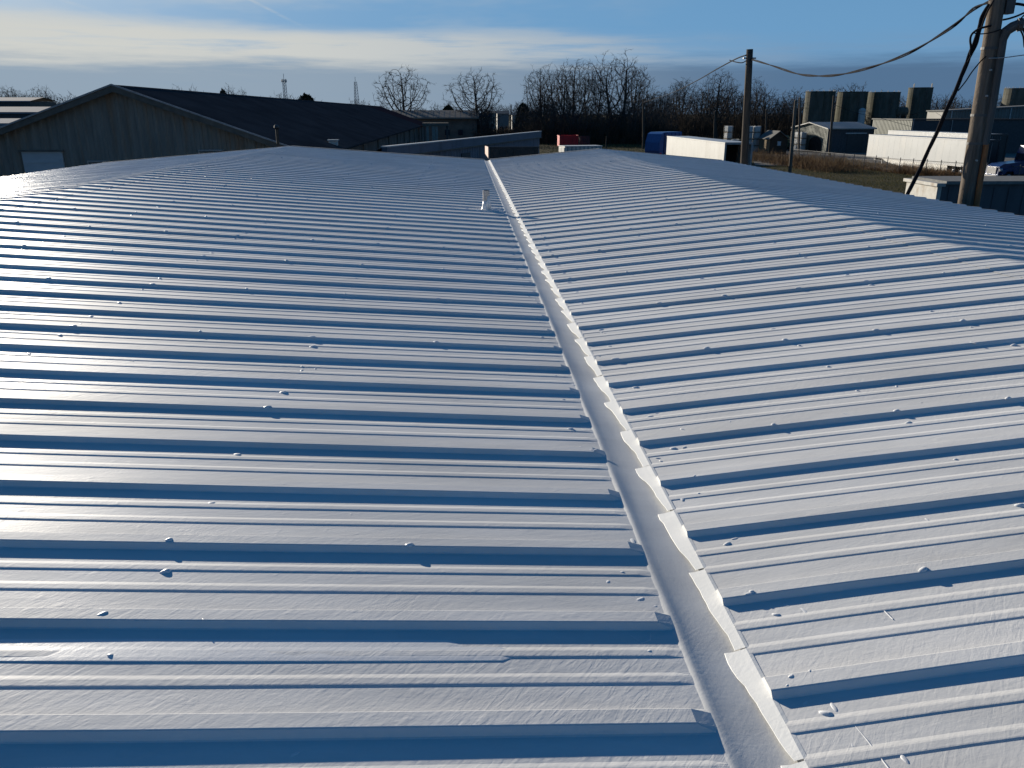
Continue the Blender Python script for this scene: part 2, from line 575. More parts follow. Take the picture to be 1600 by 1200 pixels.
def skewL(x):
    d = max(x, XRL) - XL
    return .0466 * d + .0038 * d * d


def skewR(x):
    d = min(x, XRR) - XR
    return .0366 * d - .004 * d * d


# profile of one rib module, near (camera) edge first; (y, z)
B_ = .004


def module_profile():
    pts = [(-.022, 0.0), (-.018, .002), (-.003, HR - .002), (.002, HR), (.055, HR), (.057, HR - .0008), (.073, 0.002), (.077, 0.0)]
    pan0, pan1 = .077, PIT - .022
    for t in (1 / 3., 2 / 3.):
        c = pan0 + (pan1 - pan0) * t
        pts += [(c - .020, 0.0), (c - .012, .0024), (c - .008, .0028), (c + .014, .0028), (c + .020, .0022), (c + .034, 0.0)]
    pts += [(pan1, 0.0)]
    return pts


PROF = module_profile()


def panel_mesh(x0, x1, zfun, skew, seed, endcap=None, nseg=9, m='coat'):
    """one rib and its pan, run up the slope from x0 to x1"""
    rnd = random.Random(seed)
    mb = MB()
    n = len(PROF)
    ph = [rnd.uniform(0, 6.28) for _ in range(4)]
    for i in range(nseg + 1):
        x = x0 + (x1 - x0) * i / nseg
        if endcap and x0 < .7 and i == 1:
            x = x0 - .06
        for (y, z) in PROF:
            dy = 0 if y in (PROF[0][0], PROF[-1][0]) else .0022 * sin(x * 1.7 + ph[0]) + .0012 * sin(x * 5.1 + ph[1])
            dz = .0010 * sin(x * 1.1 + ph[2] + y * 9) * (1 if .1 < y < .4 else 0) + (.0006 * sin(x * 6 + ph[3]) if z > .015 else 0)
            k_ = .12 if (i == 0 and endcap == 'x0' and x0 < .7) else 1.0
            mb.v.append((x, y + dy + skew(x), zfun(x) + z * k_ + dz))
    up = x1 > x0
    for i in range(nseg):
        for k in range(n - 1):
            q = (i * n + k, i * n + k + 1, (i + 1) * n + k + 1, (i + 1) * n + k)
            mb.f.append(q[::-1] if up else q)
            mb.m.append(0)
    if endcap == 'x0':      # folded closure at the low end
        o = len(mb.v)
        for k, (y, z) in enumerate(PROF):
            x, yy, zz = mb.v[k]
            mb.v.append((x, yy, zfun(x0) - .028))
        for k in range(n - 1):
            q = (k, k + 1, o + k + 1, o + k)
            mb.f.append(q if up else q[::-1])
            mb.m.append(0)
    return mb.mesh('roof_panel', M[m])


zLn = lambda x: ZV - SL * (x - XL)
zLf = lambda x: ZRL - S2L * (XRL - x)
zRn = lambda x: ZV + SR * (x - XR)
zRf = lambda x: ZRR - S2R * (x - XRR)
NV = 6
mesh_sets = [
    ([panel_mesh(XL, XRL, zLn, skewL, 10 + i, 'x0') for i in range(NV)], Y0L),
    ([panel_mesh(XRL, XEL, zLf, skewL, 30 + i, None, 5, 'coat_fresh') for i in range(NV)], Y0L),
    ([panel_mesh(XR, XRR, zRn, skewR, 50 + i, 'x0') for i in range(NV)], Y0R),
    ([panel_mesh(XRR, XER, zRf, skewR, 70 + i, None, 5) for i in range(NV)], Y0R)]
KMIN, KMAX = -9, 61
rr = random.Random(5)
for meshes, y0 in mesh_sets:
    for k in range(KMIN, KMAX):
        link_mesh('roof_panel', meshes[rr.randrange(NV)], roof, (0, y0 + k * PIT, 0))
YSTART = Y0L + KMIN * PIT


def cap_mesh(xr, half, z0, s_a, s_b, skew, y0, k0, k1):
    """formed ridge cap: same ribs, 3 mm above the panels, bent over the ridge"""
    mb = MB()
    xs_ = [xr - half, xr - .035, xr, xr + .035, xr + half]
    for x in xs_:
        d = abs(x - xr)
        z = z0 - (s_a if x < xr else s_b) * d - (.003 if d < .02 else 0) + .0035
        for k in range(k0, k1):
            for (y, pz) in PROF[:-1]:
                mb.v.append((x, y0 + k * PIT + y + skew(x), z + pz + (.0008 if pz > .015 else 0)))
    n = (k1 - k0) * (len(PROF) - 1)
    for i in range(4):
        for k in range(n - 1):
            mb.f.append((i * n + k, (i + 1) * n + k, (i + 1) * n + k + 1, i * n + k + 1)); mb.m.append(0)
    return mb


cap_mesh(XRL, .38, ZRL, S2L, SL, skewL, Y0L, KMIN, KMAX).build('ridge_cap', M['coat'], roof)
cap_mesh(XRR, .38, ZRR, SR, S2R, skewR, Y0R, KMIN, KMAX).build('ridge_cap', M['coat'], roof)

# valley gutter: lined box trough
gt = MB()
rg = random.Random(3)
ny = 330
prof_g = [(XL - .020, ZV + .0002), (XL - .010, ZV + .003), (XL - .002, ZV + .0038), (XL + .007, ZV + .002), (XL + .022, ZV - .0025), (XL + .045, ZV - .0085), (XL + .07, ZV - .0135), (XL + .095, ZV - .0172), (XL + .12, ZV - .0198),
          (XR - .05, ZV - .0215), (XR - .025, ZV - .0217), (XR + .01, ZV - .014)]
wob = [[rg.uniform(-1, 1) for _ in range(ny + 1)] for _ in prof_g]
for j in range(ny + 1):
    y = YSTART + (YEND - YSTART - .3) * j / ny
    for i, (x, z) in enumerate(prof_g):
        a = .5 * wob[i][j] + .25 * (wob[i][max(0, j - 1)] + wob[i][min(ny, j + 1)])
        gt.v.append((x + .0015 * a, y, z + .0008 * a + .0012 * sin(y * 6.3 + i * .5)))
ng = len(prof_g)
for j in range(ny):
    for i in range(ng - 1):
        gt.f.append((j * ng + i, j * ng + i + 1, (j + 1) * ng + i + 1, (j + 1) * ng + i)); gt.m.append(0)
gt.build('valley_gutter', M['membrane'], roof, smooth=True)
# lining sheets lapped up over the right-hand sheet ends, cut ragged along the ribs: one sheet per rib
rs_ = random.Random(9)
for k in range(KMIN, KMAX - 1):
    ya = Y0R + k * PIT + .215 + rs_.uniform(-.012, .012)
    yb = Y0R + (k + 1) * PIT + .215 - .004
    mb = MB()
    nr = 13
    w0, w1 = rs_.uniform(.022, .034), rs_.uniform(.058, .072)
    bend, ph_ = rs_.uniform(.7, 1.5), rs_.uniform(0, 6.28)
    lift = rs_.uniform(.0012, .0022)
    for i in range(nr):
        t = i / (nr - 1)
        y = ya + (yb - ya) * t
        wd = w0 + (w1 - w0) * t ** bend + .0035 * sin(t * 9 + ph_) + rs_.uniform(-.002, .002)
        if i == nr - 1:
            wd *= .93
        # low edge, body, bend over the sheet end, tail under the ribs
        for q, zz in ((1.0, None), (.98, lift + .0012), (.62, None), (.25, None), (0, None), (-.35, None)):
            x = XR - wd * q
            base = -.021 + .0235 * min(1, max(0, (1 - max(q, 0) * wd / .072))) ** 1.1
            if q == 1.0:
                z = base - .0006
            elif q == .98:
                z = base + lift
            else:
                z = base + lift * max(q, .15)
            if q < 0:
                x, z = XR + .012, .0022
            mb.v.append((x, y + (.006 if q > .9 and i == nr - 1 else 0), ZV + z))
    for i in range(nr - 1):
        for q in range(5):
            mb.f.append((i * 6 + q, i * 6 + q + 1, (i + 1) * 6 + q + 1, (i + 1) * 6 + q)); mb.m.append(0)
    mb.build('lining_sheet', M['lining'], roof)
gl = MB()
gl.box(XL - .03, XR + .03, YEND - .5, YEND - .1, ZV - .3, ZV - .04)
gl.build('gutter_outlet', M['galv'], roof)

# walls and trims
w = MB(); w.prism([(XEL + .25, 0), (XER - .25, 0), (XER - .25, ZER - .12), (XRR, ZRR - .12), (XR, ZV - .22), (XL, ZV - .22), (XRL, ZRL - .12), (XEL + .25, ZEL - .12)], 'y', YEND - .22, YEND - .1)
w.build('end_wall', M['bldg_wall'], roof)
w = MB(); w.prism([(XEL + .25, 0), (XER - .25, 0), (XER - .25, ZER - .12), (XRR, ZRR - .12), (XR, ZV - .22), (XL, ZV - .22), (XRL, ZRL - .12), (XEL + .25, ZEL - .12)], 'y', YSTART + .1, YSTART + .22)
w.build('end_wall', M['bldg_wall'], roof)
for x in (XEL + .25, XER - .37):
    MB().box(x, x + .12, YSTART + .22, YEND - .22, 0, min(ZEL, ZER) - .12).build('side_wall', M['bldg_wall'], roof)
for x, z in ((XEL - .06, ZEL), (XER - .06, ZER)):
    e = MB().box(x, x + .12, YSTART - .1, YEND, z - .16, z - .012)
    e.build('eave_gutter', M['coat'], roof)
for (xa, za, xb, zb, sk) in ((XEL, ZEL, XRL, ZRL, skewL), (XRL, ZRL, XL, ZV, skewL), (XR, ZV, XRR, ZRR, skewR), (XRR, ZRR, XER, ZER, skewR)):
    yk = (Y0L if sk is skewL else Y0R) + KMAX * PIT - .03
    t = MB()
    v = []
    for (x, z) in ((xa, za), (xb, zb)):
        y = yk + sk(x)
        v += [(x, y - .05, z + HR + .008), (x, y + .03, z + HR + .008), (x, y + .03, z - .18), (x, y - .004, z - .18), (x, y - .004, z + .003)]
    f = [(i, i + 1, i + 6, i + 5) for i in range(4)]
    t.add(v, f + [(4, 0, 5, 9)])
    t.build('rake_trim', M['coat'], roof)


# screw heads buried in sealant
def blob_mesh(seed, r, h, tail=0.0):
    rnd = random.Random(seed)
    mb = MB()
    n = 9
    rings = [(1.0, 0.0), (.9, .35), (.62, .78), (.28, .98)]
    sk_ = [rnd.uniform(.82, 1.2) for _ in range(n)]
    for rr_, zz in rings:
        for k in range(n):
            a = 2 * pi * k / n
            s_ = sk_[k] if rr_ > .8 else .5 + .5 * sk_[k]
            x = r * rr_ * s_ * cos(a)
            y = r * .8 * rr_ * s_ * sin(a)
            if x < 0:
                x *= 1 + tail * (1 - zz * .6)
            mb.v.append((x, y, h * zz * rnd.uniform(.92, 1.08) - (.004 if zz == 0 else 0)))
    mb.v.append((0, 0, h))
    for i in range(3):
        for k in range(n):
            mb.f.append((i * n + k, i * n + (k + 1) % n, (i + 1) * n + (k + 1) % n, (i + 1) * n + k)); mb.m.append(0)
    for k in range(n):
        mb.f.append((3 * n + k, 3 * n + (k + 1) % n, 4 * n)); mb.m.append(0)
    return mb


blobs = [blob_mesh(1, .024, .013, .3), blob_mesh(2, .028, .016, .6), blob_mesh(3, .02, .013), blob_mesh(4, .025, .017, 1.0), blob_mesh(5, .031, .011, .5)]
bm_ = [b.mesh('fastener', M['blob'], True) for b in blobs]
spots = []
rf = random.Random(21)
for k in range(KMIN + 8, KMAX):
    for side, y0, full, lap in (('L', Y0L, (.545, -1.05, -2.65, -4.3, -5.7), (-.25, -1.05, -1.85, -2.65, -3.45, -4.3, -5.1)),
                                ('R', Y0R, (1.0, 2.2, 3.4), (1.0, 1.58, 2.18, 2.8, 3.4, 4.1))):
        zf, sk, ph = (zLn, skewL, 2) if side == 'L' else (zRn, skewR, 1)
        for x in full:
            if rf.random() < (.93 if side == 'L' else .75):
                xx = x + rf.gauss(0, .012)
                yo = -.135 if side == 'L' else -.095
                spots.append((xx, y0 + k * PIT + yo + rf.gauss(0, .012) + sk(xx), zf(xx), .5 if rf.random() < .4 else .65))
        if k % 3 == ph:
            for x in lap:
                if rf.random() < .85:
                    xx = x + rf.gauss(0, .02)
                    spots.append((xx, y0 + k * PIT + .012 + rf.gauss(0, .004) + sk(xx), zf(xx) + HR, .7))
for k in range(KMIN + 8, KMAX):
    for x, y0, zf, sk in ((-7.4, Y0L, zLf, skewL), (-9, Y0L, zLf, skewL), (-10.7, Y0L, zLf, skewL), (5.6, Y0R, zRf, skewR), (6.8, Y0R, zRf, skewR), (8.1, Y0R, zRf, skewR)):
        if rf.random() < .3:
            spots.append((x + rf.gauss(0, .02), y0 + k * PIT + .028 + sk(x), zf(x) + HR, .8))
spots.sort(key=lambda s_: s_[0] ** 2 + s_[1] ** 2 if s_[1] > 1.2 else 1e6)
rest = MB()
for i, (x, y, z, s_) in enumerate(spots):
    s_ *= rf.uniform(.72, 1.05)
    if i < 290:
        link_mesh('fastener', bm_[rf.randrange(5)], roof, (x, y, z), rf.uniform(-.5, .5), (s_, s_, s_ * .75))
    else:
        b = blobs[rf.randrange(5)]
        rest.add([(x + p[0] * s_, y + p[1] * s_, z + p[2] * s_ * .75) for p in b.v], b.f)
rest.build('fasteners', M['blob'], roof, kind='stuff')


# thick coats, drips and laps left by the brush
def ribbon(pts, wid, h, name, zf):
    mb = MB()
    n = len(pts)
    for i, (x, y) in enumerate(pts):
        x2, y2 = pts[min(i + 1, n - 1)]; x1, y1 = pts[max(i - 1, 0)]
        d = Vector((x2 - x1, y2 - y1, 0)).normalized()
        u = Vector((-d.y, d.x, 0))
        t = sin(pi * (i + .25) / (n - .5))
        for q, hh in ((-1, -.003), (-.6, .75), (0, 1), (.6, .75), (1, -.003)):
            p = Vector((x, y, 0)) + u * q * wid * t
            mb.v.append((p.x, p.y, zf(p.x) + (h * hh if hh > 0 else hh)))
    for i in range(n - 1):
        for k in range(4):
            mb.f.append((i * 5 + k, i * 5 + k + 1, i * 5 + 6 + k, i * 5 + 5 + k)); mb.m.append(0)
    return mb.build(name, M['blob'], roof, smooth=True)


ribbon([(1.03, 1.72), (1.04, 1.65), (1.048, 1.56), (1.05, 1.47)], .0035, .0016, 'sealant_drip', zRn)
ribbon([(1.34, 2.21), (1.352, 2.17), (1.355, 2.13)], .004, .003, 'sealant_drip', zRn)
ribbon([(.50, 2.14), (.53, 2.10), (.56, 2.12), (.57, 2.16)], .004, .002, 'sealant_drip', zLn)
# overlapping strip of membrane on two pans, its end rounded
for (x0, x1, ya, yb, h) in ((-1.6, .145, Y0L + PIT - .172, Y0L + PIT - .104, .003), (-1.45, -.03, Y0L + .315, Y0L + .395, .0022)):
    mb = MB()
    n = 26
    for i in range(n + 1):
        x = x0 + (x1 - x0) * i / n
        t = max(0, (x - (x1 - .07)) / .07)
        half = (yb - ya) * .5 * sqrt(max(0.0, 1 - t * t * .98))
        c = (ya + yb) * .5 + skewL(x)
        e = min(1, (x - x0) / .5)
        hh = h * e * (1 - .8 * t * t) * (1 + .03 * sin(i * 2.3))
        for q, zz in ((-1, -.002), (-.92, .8), (-.5, 1), (.5, 1), (.92, .8), (1, -.002)):
            mb.v.append((x, c + half * q, zLn(x) + (hh * zz if zz > 0 else zz)))
    for i in range(n):
        for k in range(5):
            mb.f.append((i * 6 + k, (i + 1) * 6 + k, (i + 1) * 6 + k + 1, i * 6 + k + 1)); mb.m.append(0)
    mb.build('membrane_strip', M['blob'], roof)
# random dabs near the gutter and scattered over the pans
dab = MB()
for i in range(170):
    if rf.random() < .5:
        x = rf.choice((XL - abs(rf.gauss(.06, .07)), XR + abs(rf.gauss(.07, .12))))
        y = rf.uniform(1.5, 9)
    else:
        x = rf.uniform(-4, 4); y = 1.5 + 8 * rf.random() ** 1.4
        if XL - .05 < x < XR + .05:
            continue
    zf = zLn if x < .75 else zRn
    y0, sk = (Y0L, skewL) if x < .75 else (Y0R, skewR)
    u = (y - y0 - sk(x) + .03) % PIT - .03
    z = zf(x) + (HR if -.001 < u < .055 else 0)
    if -.03 < u < 0 or .055 < u < .09:
        continue
    b = blobs[rf.randrange(5)]
    a, s_ = rf.uniform(0, 6.28), rf.uniform(.12, .4)
    dab.add([(x + s_ * (p[0] * cos(a) * 1.5 - p[1] * sin(a)), y + s_ * (p[0] * sin(a) * 1.5 + p[1] * cos(a)), z + p[2] * s_ * .4) for p in b.v], b.f)
dab.build('sealant_dabs', M['blob'], roof, kind='stuff', smooth=True)

# vent pipe with its coated boot
vx, vy = .33, 13.9
vz = zLn(vx)
v = MB()
v.tube([(vx, vy, vz - .2), (vx, vy, vz + .33)], .058, 18)
v.tube([(vx, vy, vz + .331), (vx, vy, vz + .335)], [.058, .05], 18)
vp = v.build('vent_pipe', M['galv'], roof)
v = MB(); v.tube([(vx, vy, vz + .334), (vx, vy, vz + .337)], .046, 16)
v.build('pipe_mouth', M['void'], vp)  # dark disc painted as the shade in the pipe's hollow
v = MB()
v.tube([(vx, vy, vz - .01), (vx, vy, vz + .03), (vx, vy, vz + .09), (vx + .004, vy, vz + .16)], [.11, .082, .067, .061], 16)
v.tube([(vx + .028, vy - .035, vz + .02), (vx + .034, vy - .03, vz + .24)], [.05, .028], 8)
v.build('pipe_boot', M['blob'], vp, smooth=True)
v = MB()
for i in range(40):
    a = rf.uniform(0, 6.28); d_ = rf.uniform(.05, .42)
    x, y = vx + d_ * cos(a) * 1.3 - .12, vy - .1 + d_ * sin(a) * .45
    b = blobs[rf.randrange(5)]; s_ = rf.uniform(.6, 1.8)
    v.add([(x + p[0] * s_, y + p[1] * s_, zLn(x) + p[2] * s_ * .9) for p in b.v], b.f)
v.build('boot_sealant', M['blob'], vp, smooth=True, kind='stuff')


# ------------------------------------------------------------------ generic builders
def corrugated(p0, p1, z0, ztop, pitch, depth, mb=None):
    """upright ribbed sheet from p0 to p1 (x,y), outside on the right hand side; ztop a function of t"""
    mb = mb or MB()
    p0, p1 = Vector((*p0, 0)), Vector((*p1, 0))
    d = p1 - p0
    n = max(2, int(d.length / pitch))
    u = d.normalized()
    nrm = Vector((u.y, -u.x, 0))
    pts = []
    for i in range(n):
        for a, o in ((0, 0), (.5, 0), (.6, 1), (.9, 1)):
            pts.append(((i + a) / n, o * depth))
    pts.append((1, 0))
    for t, o in pts:
        p = p0 + d * t + nrm * o
        mb.v += [(p.x, p.y, z0), (p.x, p.y, ztop(t))]
    b = len(mb.v) - 2 * len(pts)
    for k in range(len(pts) - 1):
        mb.f.append((b + 2 * k, b + 2 * k + 2, b + 2 * k + 3, b + 2 * k + 1)); mb.m.append(0)
    return mb


def wheel(parent, x, y, r, wd, hub=True):
    mb = MB()
    mb.tube([(x - wd / 2, y, r), (x - wd / 2 + .04, y, r), (x + wd / 2 - .04, y, r), (x + wd / 2, y, r)], [r * .93, r, r, r * .93], 20)
    t = mb.build('wheel', M['tyre'], parent)
    h = MB()
    for s_ in (-1, 1):
        xx = x + s_ * (wd / 2 + .004)
        h.tube([(xx, y, r), (xx + s_ * .012, y, r)], [r * .56, r * .5], 14)
        h.tube([(xx + s_ * .012, y, r), (xx + s_ * .06, y, r)], [r * .2, r * .14], 8)
    h.build('rim', M['chrome'], t)


# ------------------------------------------------------------------ left gable warehouse
BY0, BY1 = 45.0, 178.0
pk = at(182, 133, BY0)
bx, bz = pk.x, pk.z
ER_X, EL_X = -8.4, 2 * bx + 8.4
EZ = 4.2
wh = thing('gable_warehouse', 'big gabled warehouse with weathered tan metal end wall and dark roof', 'warehouse', (bx, BY0, 0))
hw = ER_X - bx
LEN = BY1 - BY0
slope = (bz - EZ) / hw
mb = corrugated((-hw, 0), (hw, 0), 0, lambda t: bz - abs(t * 2 - 1) * (bz - EZ) - .18, .45, .04)
mb.build('gable_wall', M['gable_wall'], wh)
MB().prism([(-hw, 0), (hw, 0), (hw, EZ - .2), (0, bz - .2), (-hw, EZ - .2)], 'y', LEN - .3, LEN - .05).build('rear_wall', M['side_wall'], wh)
MB().box(hw - .2, hw, .06, LEN - .3, 0, EZ - .08).build('side_wall', M['side_wall'], wh)
MB().box(-hw, -hw + .2, .06, LEN - .3, 0, EZ - .08).build('side_wall', M['side_wall'], wh)


def roof_slab(parent, name, m, x0, z0, x1, z1, y0, y1, th=.12, courses=0):
    mb = MB()
    v = [(x0, y0, z0), (x1, y0, z1), (x1, y1, z1), (x0, y1, z0)]
    v += [(a, b, c - th) for a, b, c in v]
    mb.add(v, [(0, 1, 2, 3), (7, 6, 5, 4), (0, 4, 5, 1), (1, 5, 6, 2), (2, 6, 7, 3), (3, 7, 4, 0)])
    for i in range(courses):        # raised sheet laps
        yy = y0 + (y1 - y0) * (i + .5) / courses
        mb.add([(x0, yy, z0 + .012), (x1, yy, z1 + .012), (x1, yy + .12, z1 + .012), (x0, yy + .12, z0 + .012), (x0, yy - .03, z0 + .001), (x1, yy - .03, z1 + .001), (x1, yy + .15, z1 + .001), (x0, yy + .15, z0 + .001)],
               [(0, 1, 2, 3), (4, 5, 1, 0), (3, 2, 6, 7)])
    return mb.build(name, m, parent)


ov = .5
roof_slab(wh, 'roof_slope', M['dark_roof'], 0, bz, hw + ov, EZ - slope * ov, -.5, 152 - BY0, .12, 0)
roof_slab(wh, 'roof_slope', M['rust_roof'], 0, bz, hw + ov, EZ - slope * ov, 152 - BY0, LEN, .12, 0)['label'] = 'rust coloured far end of the dark roof'
roof_slab(wh, 'roof_slope', M['dark_roof'], 0, bz, -hw - ov, EZ - slope * ov, -.5, LEN, .12, 0)
for s_ in (-1, 1):
    t = MB()
    q = [(0, bz + .03), (s_ * (hw + ov), EZ - slope * ov + .03), (s_ * (hw + ov), EZ - slope * ov - .32), (0, bz - .34)]
    t.prism(q, 'y', -.58, -.5)
    t.build('rake_trim', M['dark_trim'], wh)
    t = MB()
    q = [(0, bz + .05), (s_ * (hw + ov), EZ - slope * ov + .05), (s_ * (hw + ov), EZ - slope * ov - .03), (0, bz - .03)]
    t.prism(q, 'y', -.66, -.58)
    t.build('drip_edge', M['lamp_grey'], wh)
MB().prism([(-.25, bz - .075), (0, bz + .012), (.25, bz - .075), (.25, bz - .085), (-.25, bz - .085)], 'y', -.5, LEN).build('ridge_cap', M['dark_roof'], wh)
p = at(40, 270, BY0 - .1); q_ = at(97, 237, BY0 - .1)
dl = MB()
d = MB().box(p.x - bx, q_.x - bx, -.14, -.06, p.z - 1.2, q_.z)
dr = d.build('loading_door', M['window_far'], wh, label='pale grey sheet loading door')
for i in range(5):
    zz = p.z - 1.0 + i * .5
    MB().box(p.x - bx + .02, q_.x - bx - .02, -.165, -.14, zz, zz + .06).build('door_rib', M['window_far'], dr)
MB().box(p.x - bx - .1, q_.x - bx + .1, -.24, -.06, q_.z, q_.z + .1).build('door_hood', M['dark_trim'], wh)
for (a, b) in (((136, 258), (166, 252)), ((310, 243), (346, 235))):
    A, B = at(*a, BY0 - .5), at(*b, BY0 - .5)
    r_ = MB()
    r_.tube([(A.x - bx, -.06, A.z - 2), (A.x - bx, -.35, A.z), (A.x - bx, -.35, B.z), (B.x - bx, -.35, B.z), (B.x - bx, -.06, B.z)], .03, 6)
    r_.build('wall_pipe', M['galv'], wh)
for i, yy in enumerate((22, 31, 39, 50, 58, 67, 76, 92, 104, 118)):
    h = (1.6, 2.3, 1.2, 2.4, 1.3, 2.2, 1.1, 2.0, 1.4, 2.2)[i]
    fr = MB().box(hw - .02, hw + .05, yy, yy + (1.1 if h > 1.8 else 1.8), 0.1 if h > 1.8 else 1.2, h if h > 1.8 else 1.3 + h)
    fr = fr.build('door' if h > 1.8 else 'window', M['dark_wall'] if i % 2 else M['brown_wall'], wh)
    MB().box(hw + .05, hw + .07, yy + .12, yy + (.98 if h > 1.8 else 1.68), .3 if h > 1.8 else 1.32, (h - .12) if h > 1.8 else 1.18 + h).build('panel' if h > 1.8 else 'pane', M['glass'] if h < 1.8 else M['lamp_grey'], fr)
for i in range(11):
    yy = 12 + i * 11.3
    MB().box(hw, hw + .13, yy, yy + .35, 0, EZ - .25).build('pilaster', M['brown_wall'], wh)

# things on / by the warehouse roof
pp = at(437, 222, 44)
st = thing('roof_vent_post', 'thin dark post with rounded cap in front of the dark warehouse roof', 'post', (pp.x, 43.6, 0))
MB().tube([(0, 0, 0), (0, 0, gz(205, 43.6)), (0, 0, gz(198, 43.6))], [.09, .08, .07], 8).build('shaft', M['pole_dark'], st)
MB().tube([(0, 0, gz(202, 43.6)), (0, 0, gz(199, 43.6)), (0, 0, gz(196, 43.6)), (0, 0, gz(194.5, 43.6))], [.08, .14, .12, .03], 10).build('cap', M['black'], st)
pp = at(521, 226, 55)
ub = thing('roof_exhaust_box', 'small white exhaust box beside the dark warehouse roof edge', 'vent', (pp.x, 55, 0))
MB().box(-.1, .1, -.1, .1, 0, pp.z - .15).build('stand', M['lamp_grey'], ub)
MB().box(-.28, .28, -.25, .25, pp.z - .15, pp.z + .25, bev=.04).build('housing', M['white_paint'], ub)
MB().box(-.34, .34, -.31, .31, pp.z + .25, pp.z + .32).build('lid', M['white_paint'], ub)

# ------------------------------------------------------------------ far left low warehouses
for i, (px0, px1, Yn, ytop, yeave, lab) in enumerate(((-150, 22, 95, 185, 192, 'nearest low warehouse with pale roof at the far left edge'),
                                                    (-160, 92, 135, 166.5, 175, 'long low warehouse with pale roof behind the gabled warehouse'),
                                                    (-120, 48, 190, 152, 158, 'farthest low warehouse with thin pale roof below bare trees'))):
    x0, x1 = gx(px0, Yn), gx(px1, Yn)
    ze, zt = gz(yeave, Yn), gz(ytop, Yn)
    dpt = (zt - ze) / .13
    b = thing('low_warehouse', lab, 'warehouse', (x0, Yn, 0), 0, 'low warehouses in the left distance')
    MB().box(0, x1 - x0, .3, .6, 0, ze - .1).build('front_wall', M['dark_wall'] if i else M['brown_wall'], b)
    MB().box(x1 - x0 - .3, x1 - x0, .6, 2 * dpt - .3, 0, ze - .1).build('side_wall', M['brown_wall'], b)
    r_ = MB()
    L_ = x1 - x0
    r_.add([(-.4, 0, ze), (L_ + .4, 0, ze), (L_ + .4, dpt, zt), (-.4, dpt, zt), (-.4, 2 * dpt, ze), (L_ + .4, 2 * dpt, ze)] , [(0, 1, 2, 3), (3, 2, 5, 4)])
    r_.add([(-.4, 0, ze - .25), (L_ + .4, 0, ze - .25), (L_ + .4, -.001, ze), (-.4, -.001, ze)], [(0, 1, 2, 3)])
    r_.build('roof', M['low_roof'], b)
    for k in range(int(L_ / 7)):
        MB().box(3 + k * 7, 5.4 + k * 7, .2, .3, ze - 2.0, ze - 1.0).build('window', M['glass'], b)

# ------------------------------------------------------------------ tan roofed building behind
DY = 196
x0, x1 = gx(596, DY), gx(745, DY)
ze, zr = gz(183.5, DY), gz(172, DY)
b = thing('tan_roofed_building', 'long low building with faded tan roof below two bare trees', 'building', (x0, DY, 0))
L_ = x1 - x0
MB().box(0, L_, 1, 1.3, 0, ze - .05).build('front_wall', M['brown_wall'], b)
MB().prism([(1.3, 0), (15, 0), (15, ze - .05), (8, zr - .15), (1.3, ze - .05)], 'x', L_ - .3, L_ - .02).build('side_wall', M['brown_wall'], b)
MB().prism([(1.3, 0), (15, 0), (15, ze - .05), (8, zr - .15), (1.3, ze - .05)], 'x', .02, .3).build('side_wall', M['brown_wall'], b)
r_ = MB()
r_.add([(-.5, 0, ze), (L_ + .5, 0, ze), (L_ + .5, 8, zr), (-.5, 8, zr), (-.5, 16, ze), (L_ + .5, 16, ze), (-.5, 0, ze - .35), (L_ + .5, 0, ze - .35)], [(0, 1, 2, 3), (3, 2, 5, 4), (6, 7, 1, 0)])
for k in range(18):
    xx = -.5 + (L_ + 1) * k / 18
    r_.add([(xx, 0, ze + .06), (xx + .15, 0, ze + .06), (xx + .15, 8, zr + .06), (xx, 8, zr + .06)], [(0, 1, 2, 3)])
r_.build('roof', M['tan_roof'], b)
for k in range(6):
    f = MB().box(2 + k * 3.1, 3.3 + k * 3.1, .9, 1.0, 1.2, 2.6).build('window', M['dark_trim'], b)
    MB().box(2.1 + k * 3.1, 3.2 + k * 3.1, .87, .9, 1.3, 2.5).build('pane', M['glass'], f)
pr = thing('porch_shelter', 'small dark shelter with pale columns beside the brown warehouse wall', 'shelter', (gx(662, 150), 150, 0))
pw = gx(700, 150) - gx(662, 150)
ptop = gz(192, 150)
for k, (a, wd) in enumerate(((.35, .45), (1.35, .6), (2.0, .4))):
    MB().box(a, a + wd, 0, .4, 0, ptop - .5).build('column', M['cream'], pr)
MB().box(-.3, pw, -.3, 3, ptop - .5, ptop).build('roof', M['brown_wall'], pr)
MB().box(pw - .4, pw - .1, .6, 2.7, 0, ptop - .5).build('wall', M['dark_wall'], pr)

# ------------------------------------------------------------------ long white metal building beyond the valley end, blue shade in its colour
A = at(690, 220, 79); Bp = at(843, 205, 121)
zt = .5 * (A.z + Bp.z)
dirv = Vector((Bp.x - A.x, Bp.y - A.y, 0)); LL = dirv.length
sb = thing('shaded_metal_building', 'long low white metal building in painted blue shade straight beyond the valley gutter end', 'building', (A.x, A.y, 0), atan2(dirv.y, dirv.x))
mb = corrugated((-14, 0), (LL, 0), 0, lambda t: zt - .85, .9, .03)
mb.build('wall', M['shade_blue_wall'], sb)
MB().box(-14, LL + .1, -.25, .2, zt - .85, zt - .06).build('fascia', M['shade_blue_wall'], sb)
MB().box(-14, LL + .14, -.3, .25, zt - .06, zt + .03).build('coping', M['pale_trim'], sb)
MB().box(-14, LL + .05, -.33, -.25, zt - .92, zt - .80).build('gutter', M['dark_trim'], sb)
MB().prism([(.02, 0), (6.9, 0), (6.9, .15), (.02, zt - .2)], 'x', LL - .2, LL).build('end_wall', M['shade_blue_wall'], sb)
MB().add([(-14, .2, zt - .1), (LL, .2, zt - .1), (LL, 7, zt - 3.4), (-14, 7, zt - 3.4)], [(0, 1, 2, 3)]).build('roof', M['dark_roof'], sb)
